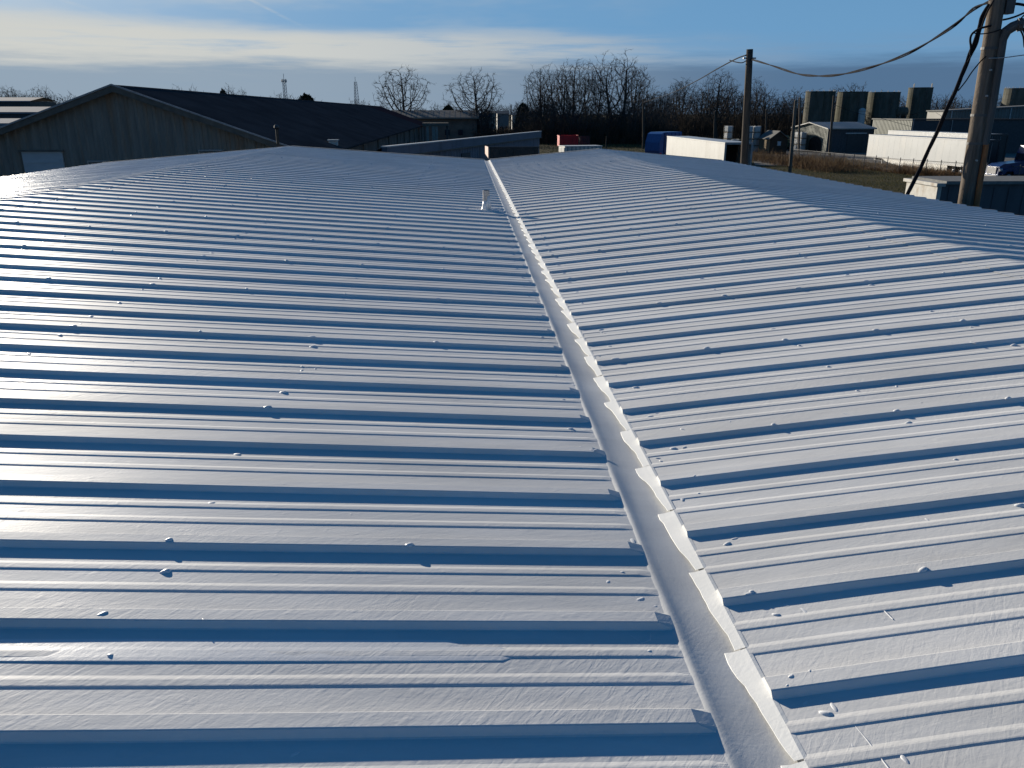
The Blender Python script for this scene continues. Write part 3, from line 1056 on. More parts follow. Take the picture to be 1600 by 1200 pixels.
MB().box(6, 9, -.1, -.02, 0, 2.3).build('door', M['dark_wall'], sb)

# black roll-off container
cx = gx(762, 75)
cw = gx(843, 75) - cx
ct = gz(230, 75)
bc = thing('black_container', 'black steel container with faded red end just past the valley gutter', 'container', (cx, 75, 0), .085)
MB().box(.12, cw, 0, 2.5, .35, ct - .1, bev=.03).build('body', M['black'], bc)
for k in range(7):
    MB().box(.4 + k * (cw - .7) / 6, .52 + k * (cw - .7) / 6, -.07, -.002, .4, ct - .2).build('side_rib', M['black'], bc)
MB().box(.0, cw + .06, -.09, .0, ct - .1, ct + .04).build('top_rail', M['black'], bc)
MB().box(.0, .12, -.09, 2.5, .3, ct + .02).build('end_door', M['rust_end'], bc, label='faded rust red end panel')
MB().box(cw * .53, cw * .6, -.10, -.08, ct - .95, ct - .8).build('placard', M['lamp_grey'], bc)
for xx in (.6, cw - .6):
    MB().tube([(xx - .2, .8, .17), (xx + .2, .8, .17)], .17, 10).build('roller', M['tyre'], bc)
    MB().tube([(xx - .2, 2.1, .17), (xx + .2, 2.1, .17)], .17, 10).build('roller', M['tyre'], bc)

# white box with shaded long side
cx = gx(884, 96); ct = gz(228.5, 96)
wb = thing('white_storage_box', 'white storage box with bright end near the small red dumpster', 'container', (cx, 96, 0), radians(12))
MB().box(0, 4.6, 0, 2.3, .25, ct - .08, bev=.02).build('body', M['white_paint'], wb)
MB().box(-.05, 4.65, -.05, 2.35, ct - .08, ct).build('roof', M['pale_trim'], wb)
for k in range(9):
    MB().box(.3 + k * .5, .38 + k * .5, -.035, 0, .3, ct - .1).build('side_rib', M['shade_blue_wall'], wb)  # ribs take the blue shade colour on the long side
MB().box(-.06, -.001, .15, 1.1, .35, ct - .2).build('door', M['white_paint'], wb)
MB().box(-.06, -.001, 1.16, 2.15, .35, ct - .2).build('door', M['white_paint'], wb)
for xx in (.3, 4.1):
    MB().box(xx, xx + .2, .1, 2.2, 0, .25).build('skid', M['dark_trim'], wb)

# red dumpsters
for i, (pxa, pxb, Yd, top, m, lab) in enumerate(((875, 905, 160, 212.5, 'red', 'bright red open top dumpster in front of the dark brush'),
                                                 (907, 923, 168, 214, 'dark_red', 'dark maroon dumpster right of the bright red dumpster'))):
    xa, xb = gx(pxa, Yd), gx(pxb, Yd)
    zt = gz(top, Yd)
    dmp = thing('dumpster', lab, 'dumpster', (xa, Yd, 0), radians(4), 'dumpsters by the brush')
    L_ = xb - xa
    bd = MB()
    bd.box(0, L_, 0, .08, .15, zt); bd.box(0, L_, 2.2, 2.28, .15, zt); bd.box(0, .08, .08, 2.2, .15, zt); bd.box(L_ - .08, L_, .08, 2.2, .15, zt); bd.box(.08, L_ - .08, .08, 2.2, .15, .22)
    bd.build('body', M[m], dmp)
    for k in range(5):
        MB().box(.15 + k * (L_ - .45) / 4, .3 + k * (L_ - .45) / 4, -.09, -.001, .2, zt - .1).build('side_rib', M[m], dmp)
    rl = MB(); rl.box(-.06, L_ + .06, -.1, 0, zt, zt + .1); rl.box(-.06, L_ + .06, 2.28, 2.38, zt, zt + .1); rl.box(-.06, 0, 0, 2.28, zt, zt + .1); rl.box(L_, L_ + .06, 0, 2.28, zt, zt + .1)
    rl.build('top_rail', M[m], dmp)
    for xx in (.4, L_ - .4):
        MB().tube([(xx, .3, .12), (xx, .5, .12)], .12, 8).build('roller', M['tyre'], dmp)

# ------------------------------------------------------------------ blue rear-loader truck
tx = gx(1033, 112)
bt = thing('refuse_truck', 'blue refuse truck with rounded tailgate behind the white trailer', 'truck', (tx, 112, 0), radians(38))
ztop = gz(207, 112)
hopper = [(0.25, .7), (0, 1.3), (.05, 2.4), (.45, ztop - .25), (.95, ztop - .02), (1.3, ztop), (1.3, .7)]
MB().prism(hopper, 'y', 0, 2.5).build('tailgate', M['blue_truck'], bt)
for yy in (-.07, .5):
    pass
rail = MB(); rail.box(.98, 1.22, -.08, -.001, .75, ztop - .1); rail.build('tailgate_frame', M['navy'], bt)
MB().box(1.34, 4.9, .02, 2.48, .95, ztop, bev=.08).build('body', M['blue_truck'], bt)
for k in range(4):
    MB().box(1.7 + k * .85, 1.82 + k * .85, -.06, .019, 1.0, ztop - .1).build('side_rib', M['blue_truck'], bt)
MB().box(1.3, 4.9, -.05, .018, .95, 1.15).build('side_rail', M['navy'], bt)
MB().box(1.0, 7.3, .7, 1.8, .55, .93).build('chassis', M['black'], bt)
cb = MB(); cb.prism([(5.1, .7), (7.3, .7), (7.3, 1.7), (7.0, 2.8), (5.1, 2.8)], 'y', .05, 2.45)
cab = cb.build('cab', M['blue_truck'], bt)
MB().box(5.7, 6.8, .02, .05, 1.75, 2.55).build('window', M['glass'], cab)


def wheel_x(parent, x, y, r, wd):
    mb = MB().tube([(x, y - wd / 2, r), (x, y - wd / 2 + .04, r), (x, y + wd / 2 - .04, r), (x, y + wd / 2, r)], [r * .93, r, r, r * .93], 18)
    t = mb.build('wheel', M['tyre'], parent)
    h = MB()
    for s_ in (-1, 1):
        yy = y + s_ * (wd / 2 + .004)
        h.tube([(x, yy, r), (x, yy + s_ * .02, r)], [r * .56, r * .45], 12)
    h.build('rim', M['lamp_grey'], t)


for xx in (2.4, 3.6, 6.4):
    for yy in (.25, 2.25):
        wheel_x(bt, xx, yy, .5, .32)
MB().box(.2, .55, -.02, .0, .9, 1.05).build('tail_lamp', M['red'], bt)


# ------------------------------------------------------------------ white trailers
def trailer(name, lab, x, yn, ln, wd, z0, z1, open_rear=False, skirt=False, rear='void', rz=0.0, paint='white_paint'):
    t = thing(name, lab, 'trailer', (x, yn, 0), rz, 'white box trailers in the yards')
    sh = MB()
    if open_rear:
        sh.box(0, .06, 0, ln, z0, z1); sh.box(wd - .06, wd, 0, ln, z0, z1); sh.box(.06, wd - .06, 0, ln, z0, z0 + .06); sh.box(.06, wd - .06, 0, ln, z1 - .06, z1); sh.box(.06, wd - .06, ln - .06, ln, z0 + .06, z1 - .06)
    else:
        sh.box(0, wd, .06, ln, z0, z1)
    body = sh.build('body', M[paint], t)
    npan = int(ln / 1.22)
    for k in range(npan):          # side sheets, each a little proud, seams between
        y0 = .12 + k * (ln - .2) / npan
        y1 = .12 + (k + 1) * (ln - .2) / npan - .012
        MB().box(-.006, -.001, y0, y1, z0 + .14, z1 - .12).build('side_panel', M[paint], body)
    MB().box(-.025, .0, .0, ln, z0, z0 + .12).build('bottom_rail', M['lamp_grey'], t)
    MB().box(-.025, .0, .0, ln, z1 - .1, z1 + .012).build('top_rail', M[paint], t)
    fr = MB()
    fr.box(-.03, .12, -.05, .06, z0 - .05, z1 + .02); fr.box(wd - .12, wd + .03, -.05, .06, z0 - .05, z1 + .02)
    fr.box(.12, wd - .12, -.05, .06, z1 - .14, z1 + .02); fr.box(.12, wd - .12, -.05, .06, z0 - .05, z0 + .1)
    fr.build('rear_frame', M['black'] if not open_rear else M['lamp_grey'], t)
    if open_rear:
        MB().box(.065, wd - .065, 3.4, 3.46, z0 + .065, z1 - .065).build('interior_shade_sheet', M['void'], t)  # dark sheet added as the shade deep inside the open trailer
        cg = MB()
        for k in range(4):
            cg.box(.25 + k * .3, .5 + k * .3, .6, 1.2, z0 + .07, z0 + .5 + .1 * (k % 2), bev=.04)
        cg.build('cargo', M['tote'], t)
    else:
        for k in range(2):
            d_ = MB().box(.13 + k * (wd - .26) / 2, .12 + (k + 1) * (wd - .26) / 2 - .01, -.02, .05, z0 + .11, z1 - .15).build('rear_door', M['black'], t)
            MB().tube([(.13 + (wd - .26) * (.3 + .4 * k), -.05, z0 + .15), (.13 + (wd - .26) * (.3 + .4 * k), -.05, z1 - .2)], .022, 6).build('lock_rod', M['lamp_grey'], d_)
    MB().box(.7, wd - .7, .4, ln - .6, z0 - .32, z0 - .002).build('chassis', M['black'], t)
    for yy in (1.6, 2.9):
        for xx in (.28, wd - .28):
            wheel(t, xx, yy, .5, .46)
    MB().box(.0, wd, .25, .3, .45, z0 - .05).build('mud_flap', M['black'], t)
    for xx in (.5, wd - .5):
        MB().box(xx - .06, xx + .06, ln - 3.2, ln - 3.08, 0, z0).build('landing_leg', M['lamp_grey'], t)
    if skirt:
        s_ = MB()
        pts = [(3.9, z0 - .02), (3.9, .35), (12.5, .35), (16.5, z0 - .3), (17.5, z0 - .02)]
        s_.prism(pts, 'x', -.012, .02)
        s_.build('side_skirt', M['dirty_white'], t)
    return t


t1x = gx(1137, 62.5)
trailer('box_trailer', 'white trailer with open dark rear beyond the near utility pole', t1x, 62.5, 18.5, 2.15, 1.25, 4.07, open_rear=True)
t2x = gx(1531, 78.5)
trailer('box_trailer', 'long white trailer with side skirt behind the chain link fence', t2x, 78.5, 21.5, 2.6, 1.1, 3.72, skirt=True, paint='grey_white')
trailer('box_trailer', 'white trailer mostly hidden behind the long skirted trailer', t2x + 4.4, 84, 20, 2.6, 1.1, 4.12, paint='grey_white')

# ------------------------------------------------------------------ navy tractor
cxp = gx(1577, 74)
tr = thing('truck_tractor', 'dark navy truck tractor with chrome bumper at the right edge', 'truck', (cxp, 74, 0), radians(2))
cb = MB(); cb.prism([(3.1, .8), (5.6, .8), (5.6, 3.3), (3.5, 3.3), (3.15, 2.2)], 'y', .1, 2.4)
# nose to the left, cab to the right
cab = cb.build('cab', M['navy'], tr)
hd = MB(); hd.prism([(.25, .75), (3.1, .75), (3.1, 1.95), (.7, 1.7), (.3, 1.45)], 'y', .35, 2.15)
hood = hd.build('hood', M['navy'], tr)
MB().box(.18, .25, .6, 1.9, .8, 1.42).build('grille', M['chrome'], hood)
for yy in (.2, 1.95):
    hl = MB().box(.3, .62, yy, yy + .28, 1.0, 1.3, bev=.05).build('headlight', M['chrome'], tr)
MB().box(-.05, .2, .05, 2.45, .45, .75, bev=.05).build('bumper', M['chrome'], tr)
MB().box(3.1, 3.2, .3, 2.2, 2.0, 2.6).build('windscreen', M['glass'], cab)
MB().box(3.6, 4.5, .07, .1, 1.95, 2.7).build('window', M['glass'], cab)
MB().tube([(4.9, .02, .9), (4.9, .02, 3.8)], .08, 8).build('exhaust_stack', M['chrome'], tr)
MB().box(3.3, 4.8, -.05, .1, .5, .7).build('step', M['chrome'], tr)
MB().tube([(3.3, -.25, 1.8), (3.3, -.25, 2.4)], .09, 6).build('mirror', M['chrome'], cab)
fd = MB(); fd.prism([(.45, .75), (.6, 1.15), (1.0, 1.3), (1.55, 1.25), (1.85, .8), (1.7, .75), (1.5, 1.05), (.9, 1.05), (.65, .75)], 'y', .0, .36); fd.build('fender', M['navy'], tr)
for xx in (1.15, 6.6, 7.9):
    for yy in (.2, 2.3):
        wheel_x(tr, xx, yy, .5, .32)
MB().box(1.2, 8.6, .8, 1.7, .45, .74).build('chassis', M['black'], tr)

# ------------------------------------------------------------------ workshop, shed, far buildings right
Bw = Vector((gx(1298, 133), 133, 0)); Aw = Vector((gx(1243, 143), 143, 0))
dv = (Aw - Bw); wdt = dv.length
ln = 8.5
# local frame: x along the long side from B, y along the gable from B to A
ang = atan2(dv.y, dv.x) - pi / 2
ws = thing('workshop', 'grey green metal workshop with pale roof in front of the silos', 'workshop', Bw, ang)
ez, rz_ = gz(201, 133), gz(191.5, 138)


def gable_top(t):
    return rz_ - abs(2 * t - 1) * (rz_ - ez) - .05


gw = corrugated((0, wdt), (0, 0), 0, gable_top, .4, .03)
gw.build('gable_wall', M['shop_wall'], ws)
MB().prism([(0, 0), (wdt, 0), (wdt, ez - .06), (wdt / 2, rz_ - .1), (0, ez - .06)], 'x', ln - .2, ln).build('rear_wall', M['shop_wall'], ws)
corrugated((0, 0), (ln, 0), 0, lambda t: ez - .06, .4, .03).build('side_wall', M['dark_wall'], ws)  # shaded side: shade put into a darker colour than the lit gable
MB().box(0, ln - .2, wdt - .2, wdt - .02, 0, ez - .06).build('side_wall', M['shop_wall'], ws)
for (ya, yb) in ((-.35, wdt / 2), (wdt + .35, wdt / 2)):
    zlow = ez - .35 * (rz_ - ez) / (wdt / 2)
    r_ = MB()
    v_ = [(-.4, ya, zlow + .06), (ln + .3, ya, zlow + .06), (ln + .3, yb, rz_ + .06), (-.4, yb, rz_ + .06)]
    v_ += [(a_, b_, c_ - .16) for a_, b_, c_ in v_]
    r_.add(v_, [(0, 1, 2, 3), (7, 6, 5, 4), (0, 4, 5, 1), (1, 5, 6, 2), (2, 6, 7, 3), (3, 7, 4, 0)])
    for k in range(20):
        xx = -.3 + k * (ln + .5) / 20
        r_.add([(xx, ya, zlow + .1), (xx + .06, ya, zlow + .1), (xx + .06, yb, rz_ + .1), (xx, yb, rz_ + .1)], [(0, 1, 2, 3)])
    r_.build('roof_slope', M['shop_roof'], ws)
ar = MB()
arch = [(1.5, 0), (5.1, 0)] + [(3.3 + 1.8 * cos(a_), 1.5 + 1.0 * sin(a_)) for a_ in [pi * k / 12 for k in range(13)]]
ar.add([(-.045, y_, z_) for y_, z_ in arch], [tuple(range(len(arch)))])
ar.build('arched_doorway', M['void'], ws)  # flat dark sheet painted as the shade within the arch
MB().box(3.6, 6.6, -.08, -.035, 0, 3.0).build('sliding_door', M['black'], ws)
MB().box(3.2, 7.1, -.16, -.035, 3.0, 3.15).build('door_track', M['pale_trim'], ws)


def tote_mesh_obj(name='tank'):
    pass


# white tanks (caged totes): tank, cage, pallet
def make_tote(loc, rz, lab, s=1.15, group='caged white plastic tanks'):
    t = thing('plastic_tank', lab, 'tank', loc, rz, group)
    MB().box(-s / 2, s / 2, -s / 2, s / 2, 0, .13).build('pallet', M['pallet'], t)
    MB().box(-s / 2 + .04, s / 2 - .04, -s / 2 + .04, s / 2 - .04, .13, s, bev=.1).build('bottle', M['tote'], t)
    c = MB()
    for k in range(5):
        q = -s / 2 + s * k / 4
        for a_, b_ in (((q, -s / 2), (q, -s / 2)), ((q, s / 2), (q, s / 2)), ((-s / 2, q), (-s / 2, q)), ((s / 2, q), (s / 2, q))):
            c.bar((*a_, .13), (*b_, s + .02), .025)
    for z_ in (.45, .8, s + .01):
        c.bar((-s / 2, -s / 2, z_), (s / 2, -s / 2, z_), .025); c.bar((-s / 2, s / 2, z_), (s / 2, s / 2, z_), .025)
        c.bar((-s / 2, -s / 2, z_), (-s / 2, s / 2, z_), .025); c.bar((s / 2, -s / 2, z_), (s / 2, s / 2, z_), .025)
    c.build('cage', M['tote'], t)
    MB().tube([(0, 0, s - .02), (0, 0, s + .05)], .1, 8).build('cap', M['black'], t)
    return t


TS = 1.2
ty = 135
first = None
names = {0: 'bottom', 1: 'second', 2: 'third', 3: 'top'}
n_s = 0
for (pxc, lv, lab_) in ((1173, 4, 'left stack right of the utility pole'), (1184.5, 4, 'right stack right of the utility pole'), (1145, 4, 'tall stack left of the utility pole'), (1157, 2, 'short stack touching the pole')):
    for k in range(lv):
        z_ = k * TS * .87
        if pxc == 1157:
            z_ += 0
        lab = f"caged white tank, {names[k]} of the {lab_}"
        loc = (gx(pxc, ty), ty + (0 if pxc > 1160 else 1.5), z_ * 1.0)
        if first is None:
            first = make_tote(loc, .1, lab, TS * .87)
        else:
            c = copy_tree(first)
            c.location = loc
            c['label'] = lab
            c.rotation_euler = (0, 0, .1 + .05 * n_s % .3)
        n_s += 1
wv = -Vector((cos(ang), sin(ang), 0)) * 1.0
for i, yl in enumerate((5.5, 6.65, 7.8)):
    base = Bw + Vector((-sin(ang), cos(ang), 0)) * yl + wv * 1.1
    for k in range(3 if i == 0 else 3):
        c = copy_tree(first)
        c.location = (base.x, base.y, k * TS * .87)
        c.rotation_euler = (0, 0, ang)
        c['label'] = f"caged white tank, {names[k] if k < 2 else 'top'} of the {('right', 'middle', 'left')[i]} stack by the workshop doorway"
gm = thing('green_machine', 'dull green machine parked left of the workshop tanks', 'machine', Bw + Vector((-sin(ang), cos(ang), 0)) * 9.8 + wv * 1.6, ang)
MB().box(-.8, .8, -.6, .6, .45, 1.5, bev=.1).build('housing', M['green_metal'], gm)
MB().box(-.3, .4, -.5, .5, 1.5, 2.5, bev=.05).build('cab', M['green_metal'], gm)
MB().tube([(.6, 0, 1.4), (.9, 0, 2.2), (1.4, 0, 1.5)], .08, 6).build('arm', M['green_metal'], gm)
for xx in (-.6, .6):
    wheel_x(gm, xx, -.62, .4, .25); wheel_x(gm, xx, .62, .4, .25)

# brown shed
sx = gx(1208, 129)
sh = thing('garden_shed', 'small brown shed with grey roof left of the leaning post', 'shed', (sx, 129, 0))
ez, rz2 = gz(216.5, 129), gz(205.5, 129)
MB().prism([(0, 0), (2.75, 0), (2.75, ez), (1.375, rz2 - .05), (0, ez)], 'y', .0, .1).build('front_wall', M['shed_shaded'], sh)
MB().prism([(0, 0), (2.75, 0), (2.75, ez), (1.375, rz2 - .05), (0, ez)], 'y', 4.9, 5.0).build('rear_wall', M['shed_shaded'], sh)
for k in range(14):
    MB().box(-.03 + .006 * (k % 2), .05, .1 + k * .343, .1 + (k + 1) * .343 - .03, 0, ez).build('board', M['shed_sunlit'], sh)
MB().box(2.7, 2.78, .1, 4.9, 0, ez).build('side_wall', M['shed_shaded'], sh)
for s_ in (0, 1):
    xa, xb = (-.25, 1.375) if s_ == 0 else (3.0, 1.375)
    za = ez - .25 * (rz2 - ez) / 1.375
    roof_slab(sh, 'roof_slope', M['shed_roof'], xa, za + .06, xb, rz2 + .06, -.25, 5.2, .1, 0)
wn = MB().box(1.15, 1.75, -.05, -.001, 1.3, 2.0).build('window', M['cream'], sh)
MB().box(1.22, 1.68, -.06, -.05, 1.37, 1.93).build('pane', M['window_far'], wn)

# silos
silo_def = ((1257, 1300, 190, 143, 'leftmost of the four tall concrete silos behind the workshop'), (1307, 1350, 191, 143.5, 'second from left of the tall concrete silos behind the workshop'),
            (1355, 1400, 192, 144, 'third from left of the tall concrete silos, behind the charcoal building'), (1416, 1450, 193, 136.5, 'slimmer taller silo with small posts on its rim'),
            (1566, 1610, 175, 137.5, 'concrete silo right of the big utility pole'))
for i, (a_, b_, Ys, yt, lab) in enumerate(silo_def):
    x0, x1 = gx(a_, Ys), gx(b_, Ys)
    r = (x1 - x0) / 2
    zt = gz(yt, Ys)
    s = thing('silo', lab, 'silo', ((x0 + x1) / 2, Ys, 0), 0, 'concrete silos behind the yard')
    st_ = MB()
    nh = int(zt / 1.1)
    for k in range(nh):           # cast lifts with recessed joints
        z0 = zt * k / nh; z1 = zt * (k + 1) / nh
        st_.tube([(0, 0, z0), (0, 0, z0 + .05), (0, 0, z1 - .05), (0, 0, z1)], [r - .04, r, r, r - .04], 28, cap=False)
    st_.build('shell', M['silo'], s)
    MB().tube([(0, 0, zt - .01), (0, 0, zt + .12), (0, 0, zt + .13)], [r + .07, r + .07, r - .25], 28).build('rim', M['silo'], s)
    rl = MB()
    for k in range(14):
        an = 2 * pi * k / 14
        if i in (1,) :
            continue
        if i == 3 and k % 4:
            continue
        hgt = .45 if i != 3 else 1.0
        rl.bar((r * .93 * cos(an), r * .93 * sin(an), zt + .1), (r * .93 * cos(an), r * .93 * sin(an), zt + hgt), .1 if i == 3 else .06)
    if rl.v:
        rl.build('rim_posts', M['dark_trim'], s)
    ld = MB()
    for s_ in (-.22, .22):
        ld.bar((s_, -r - .12, 1), (s_, -r - .12, zt), .05)
    for k in range(int(zt / .5)):
        ld.bar((-.22, -r - .12, 1 + k * .45), (.22, -r - .12, 1 + k * .45), .04)
    ld.build('ladder', M['dark_trim'], s)
sm = thing('feed_bin', 'small pale cylindrical bin between the second and third silos', 'bin', (gx(1347, 186), 186, 0))
MB().tube([(0, 0, 0), (0, 0, gz(171, 186)), (0, 0, gz(168.5, 186))], [.75, .75, .2], 16).build('shell', M['tote'], sm)
MB().tube([(0, 0, gz(174, 186)), (0, 0, gz(173, 186))], .8, 16).build('band', M['lamp_grey'], sm)
hb = thing('horizontal_tank', 'rounded grey tank beside the slim tall silo', 'tank', (gx(1401, 180), 180, 0))
zt = gz(167, 180)
MB().tube([(0, 0, zt - 1), (.25, 0, zt - 1), (2.1, 0, zt - 1), (2.35, 0, zt - 1)], [.6, 1, 1, .6], 16).build('shell', M['silo'], hb)
for xx in (.5, 1.8):
    MB().box(xx - .15, xx + .15, -.8, .8, 0, zt - 1.6).build('saddle', M['dark_trim'], hb)

# charcoal low building with ribbed lit end
lx = gx(1428, 130)
lb = thing('charcoal_building', 'low charcoal building with pale roof edge behind the skirted trailer', 'building', (lx, 130, 0))
lt = gz(188, 130)
corrugated((0, 13), (0, 0), 0, lambda t: lt, .45, .05).build('end_wall', M['shop_wall'], lb)
MB().box(0.03, 24, 0, .2, 0, lt - .02).build('front_wall', M['dark_wall'], lb)
MB().box(-.2, .25, -.2, 13.2, lt, lt + .2).build('roof_edge', M['concrete_cap'], lb)
MB().box(.25, 24, -.15, 13.1, lt, lt + .15).build('roof', M['dark_roof'], lb)
MB().box(23.8, 24, .2, 13, 0, lt - .02).build('side_wall', M['dark_wall'], lb)
for k in range(4):
    f = MB().box(1.2 + k * 3.2, 2.6 + k * 3.2, -.05, -.001, 1.6, 2.9).build('window', M['lamp_grey'], lb)
    MB().box(1.3 + k * 3.2, 2.5 + k * 3.2, -.06, -.05, 1.7, 2.8).build('pane', M['glass'], f)
for xx in (.1, 6.5, 13):
    MB().tube([(xx, -.12, 0), (xx, -.12, lt)], .06, 6).build('downpipe', M['lamp_grey'], lb)
# tall corrugated hall
hx0, hx1 = gx(1478, 145), gx(1720, 145)
hz0, hz1 = gz(174, 145), gz(160, 145)
hb2 = thing('corrugated_hall', 'tall grey corrugated hall with pale roof edge at the right', 'building', (hx0, 145, 0))
Lh = hx1 - hx0
corrugated((0, 0), (Lh, 0), 0, lambda t: hz0 + (hz1 - hz0) * t, .55, .07).build('front_wall', M['corr_grey'], hb2)
e = MB()
e.prism([(-.3, hz0), (Lh + .3, hz1), (Lh + .3, hz1 + .2), (-.3, hz0 + .2)], 'y', -.25, 6)
e.build('roof', M['concrete_cap'], hb2)
MB().box(0, .2, .1, 6, 0, hz0 - .02).build('side_wall', M['corr_grey'], hb2)
for k in range(5):
    xx = 1 + k * 5.4
    MB().tube([(xx, -.16, 0), (xx, -.16, hz0 + (hz1 - hz0) * xx / Lh - .02)], .08, 6).build('downpipe', M['pale_trim'], hb2)
lp = at(1588, 194, 144.7)
lm = MB().box(lp.x - hx0 - .3, lp.x - hx0 + .3, -.4, -.08, lp.z - .2, lp.z + .2, bev=.05).build('wall_light', M['white_paint'], hb2)
for k in range(3):
    f = MB().box(14 + k * 4, 16 + k * 4, -.12, -.075, 0, 3.2).build('door', M['dark_wall'], hb2)

# ------------------------------------------------------------------ near low shed with peeling white end
nb = thing('roadside_shed', 'low dark shed with peeling white end behind the big utility pole', 'shed', (at(1466, 296, 30).x, 30, 0), radians(-1.5))
nt_ = at(1466, 287, 30).z
MB().box(.12, 12, .0, 2.3, 0, nt_ - .02).build('body', M['navy_wall'], nb)
for k in range(20):
    MB().box(.4 + k * .58, .45 + k * .58, -.03, -.001, 0, nt_ - .12).build('wall_batten', M['navy_wall'], nb)
MB().box(-.05, .115, -.02, 2.32, 0, nt_ - .1).build('end_wall', M['peeling'], nb, label='peeling white painted end wall')
e = MB().box(-.14, .2, -.12, 2.45, nt_ - .1, nt_ + .02).build('end_cap', M['peeling'], nb)
MB().box(.2, 12.1, -.14, 2.45, nt_ - .02, nt_ + .1).build('roof', M['concrete_cap'], nb)

# ------------------------------------------------------------------ poles and wires
BPY = 17.0
bb, tt_ = at(1509, 318, BPY), at(1558, 0, BPY)
dz = (tt_ - bb) / (tt_.z - bb.z)
foot = bb - dz * bb.z
topz = tt_.z + 2.2
bp = thing('utility_pole', 'big weathered wooden utility pole with conduit and cable bundles at the right', 'utility pole', (foot.x, foot.y, 0))
pts = [dz * (topz * k / 14) for k in range(15)]
pm = MB()
rp = random.Random(4)
n = 18
for i, p in enumerate(pts):
    for k in range(n):
        a_ = 2 * pi * k / n
        r = (.175 - .035 * i / 14) * (1 + .025 * rp.uniform(-1, 1))
        pm.v.append((p.x + r * cos(a_), p.y + r * sin(a_), p.z))
for i in range(14):
    for k in range(n):
        pm.f.append((i * n + k, i * n + (k + 1) % n, (i + 1) * n + (k + 1) % n, (i + 1) * n + k)); pm.m.append(0)
pm.build('shaft', M['pole'], bp, smooth=True)
Lc = lambda px, py, dy=0: at(px, py, BPY + dy) - Vector((foot.x, foot.y, 0))
cpts = [Lc(1526, 318, -.16), Lc(1533, 275, -.15), Lc(1541, 225, -.12)]
cpts = [cpts[0] - (cpts[1] - cpts[0]) * 5] + cpts
MB().tube(cpts, .058, 12).build('riser_pipe', M['rust_pipe'], bp)
MB().tube([Lc(1538, 226, -.1), Lc(1539, 220, -.1)], .085, 10).build('coupling', M['conduit'], bp)
MB().tube([Lc(1539, 222, -.1), Lc(1549, 170, -.1), Lc(1557, 120, -.1), Lc(1563, 82, -.1), Lc(1566, 62, -.1), Lc(1572, 49, -.12), Lc(1582, 42, -.15), Lc(1593, 37, -.18)], [.085, .09, .09, .09, .09, .1, .1, .09], 12).build('conduit', M['conduit'], bp)
MB().tube([Lc(1590, 39, -.17), Lc(1598, 38, -.2)], [.13, .12], 10).build('weatherhead', M['conduit'], bp)
MB().box(0, .18, -.1, .1, 0, .4).build('junction_box', M['conduit'], bp).location = Lc(1567, 22) - Vector((.02, 0, 0))
for py_ in (78, 182, 226):
    c = Lc(1509 + 49 * (318 - py_) / 318, py_)
    MB().tube([c, c + Vector((0, 0, .05))], .168, 16).build('strap', M['conduit'], bp)
bolt = MB()
for py_ in (110, 150, 250):
    c = Lc(1509 + 49 * (318 - py_) / 318, py_)
    bolt.tube([c + Vector((-.02, -.1, 0)), c + Vector((-.02, -.2, 0))], .02, 6)
bolt.build('bolts', M['galv'], bp)

P1Y = 36.0
p1b, p1t = at(1163, 250, P1Y), at(1171.5, 77, P1Y)
dz1 = (p1t - p1b) / (p1t.z - p1b.z)
f1 = p1b - dz1 * p1b.z
up1 = thing('utility_pole', 'dark wooden utility pole standing in front of the open white trailer', 'utility pole', (f1.x, f1.y, 0))
MB().tube([dz1 * (p1t.z * k / 6) for k in range(7)], [.2 - .06 * k / 6 for k in range(7)], 12).build('shaft', M['pole_dark'], up1, smooth=True)
cl = MB(); cl.tube([p1t - Vector((f1.x, f1.y, .35)) + Vector((-.25, 0, 0)), p1t - Vector((f1.x, f1.y, .35)) + Vector((.3, 0, 0))], .035, 6)
cl.build('clamp_bolt', M['galv'], up1)


def simple_pole(px0, py0, px1, py1, Y, r, lab, name='utility_pole', cat='utility pole', m='pole_dark', arm=False):
    b_, t_ = at(px0, py0, Y), at(px1, py1, Y)
    d_ = (t_ - b_) / (t_.z - b_.z)
    ft = b_ - d_ * b_.z
    o = thing(name, lab, cat, (ft.x, ft.y, 0))
    MB().tube([d_ * 0, d_ * (t_.z * .5), d_ * t_.z], [r, r * .9, r * .75], 10).build('shaft', M[m], o)
    MB().tube([d_ * t_.z, d_ * (t_.z + .04)], [r * .8, r * .6], 8).build('cap', M['conduit'], o)
    if arm:
        MB().box(-.9, .9, -.06, .06, t_.z - .5, t_.z - .38).build('crossarm', M[m], o).location = d_ * 0
    return ft, t_


simple_pole(1234, 270, 1243.5, 157, 68, .15, 'leaning grey post beside the small brown shed', 'leaning_post', 'post', 'pole')
simple_pole(1249, 200, 1250, 152, 118, .16, 'thin post just right of the leaning grey post', 'yard_post', 'post', 'pole')
u3f, u3t = simple_pole(1296, 240, 1303, 150, 126, .2, 'dark utility pole in front of the grey green workshop')
u5f, u5t = simple_pole(1005, 232, 1005.5, 155, 150, .2, 'distant utility pole left of the blue refuse truck')
simple_pole(1116, 212, 1117, 174, 170, .2, 'distant pole above the white trailer roof')
simple_pole(1196.5, 206, 1197.5, 171, 160, .17, 'short distant pole above the brown shed', 'lamp_post', 'lamp post')
simple_pole(798, 205, 798.5, 163, 230, .18, 'thin far pole among the distant houses')
simple_pole(947, 226, 947.5, 214, 150, .1, 'short thin post in the grass before the brush', 'yard_post', 'post')


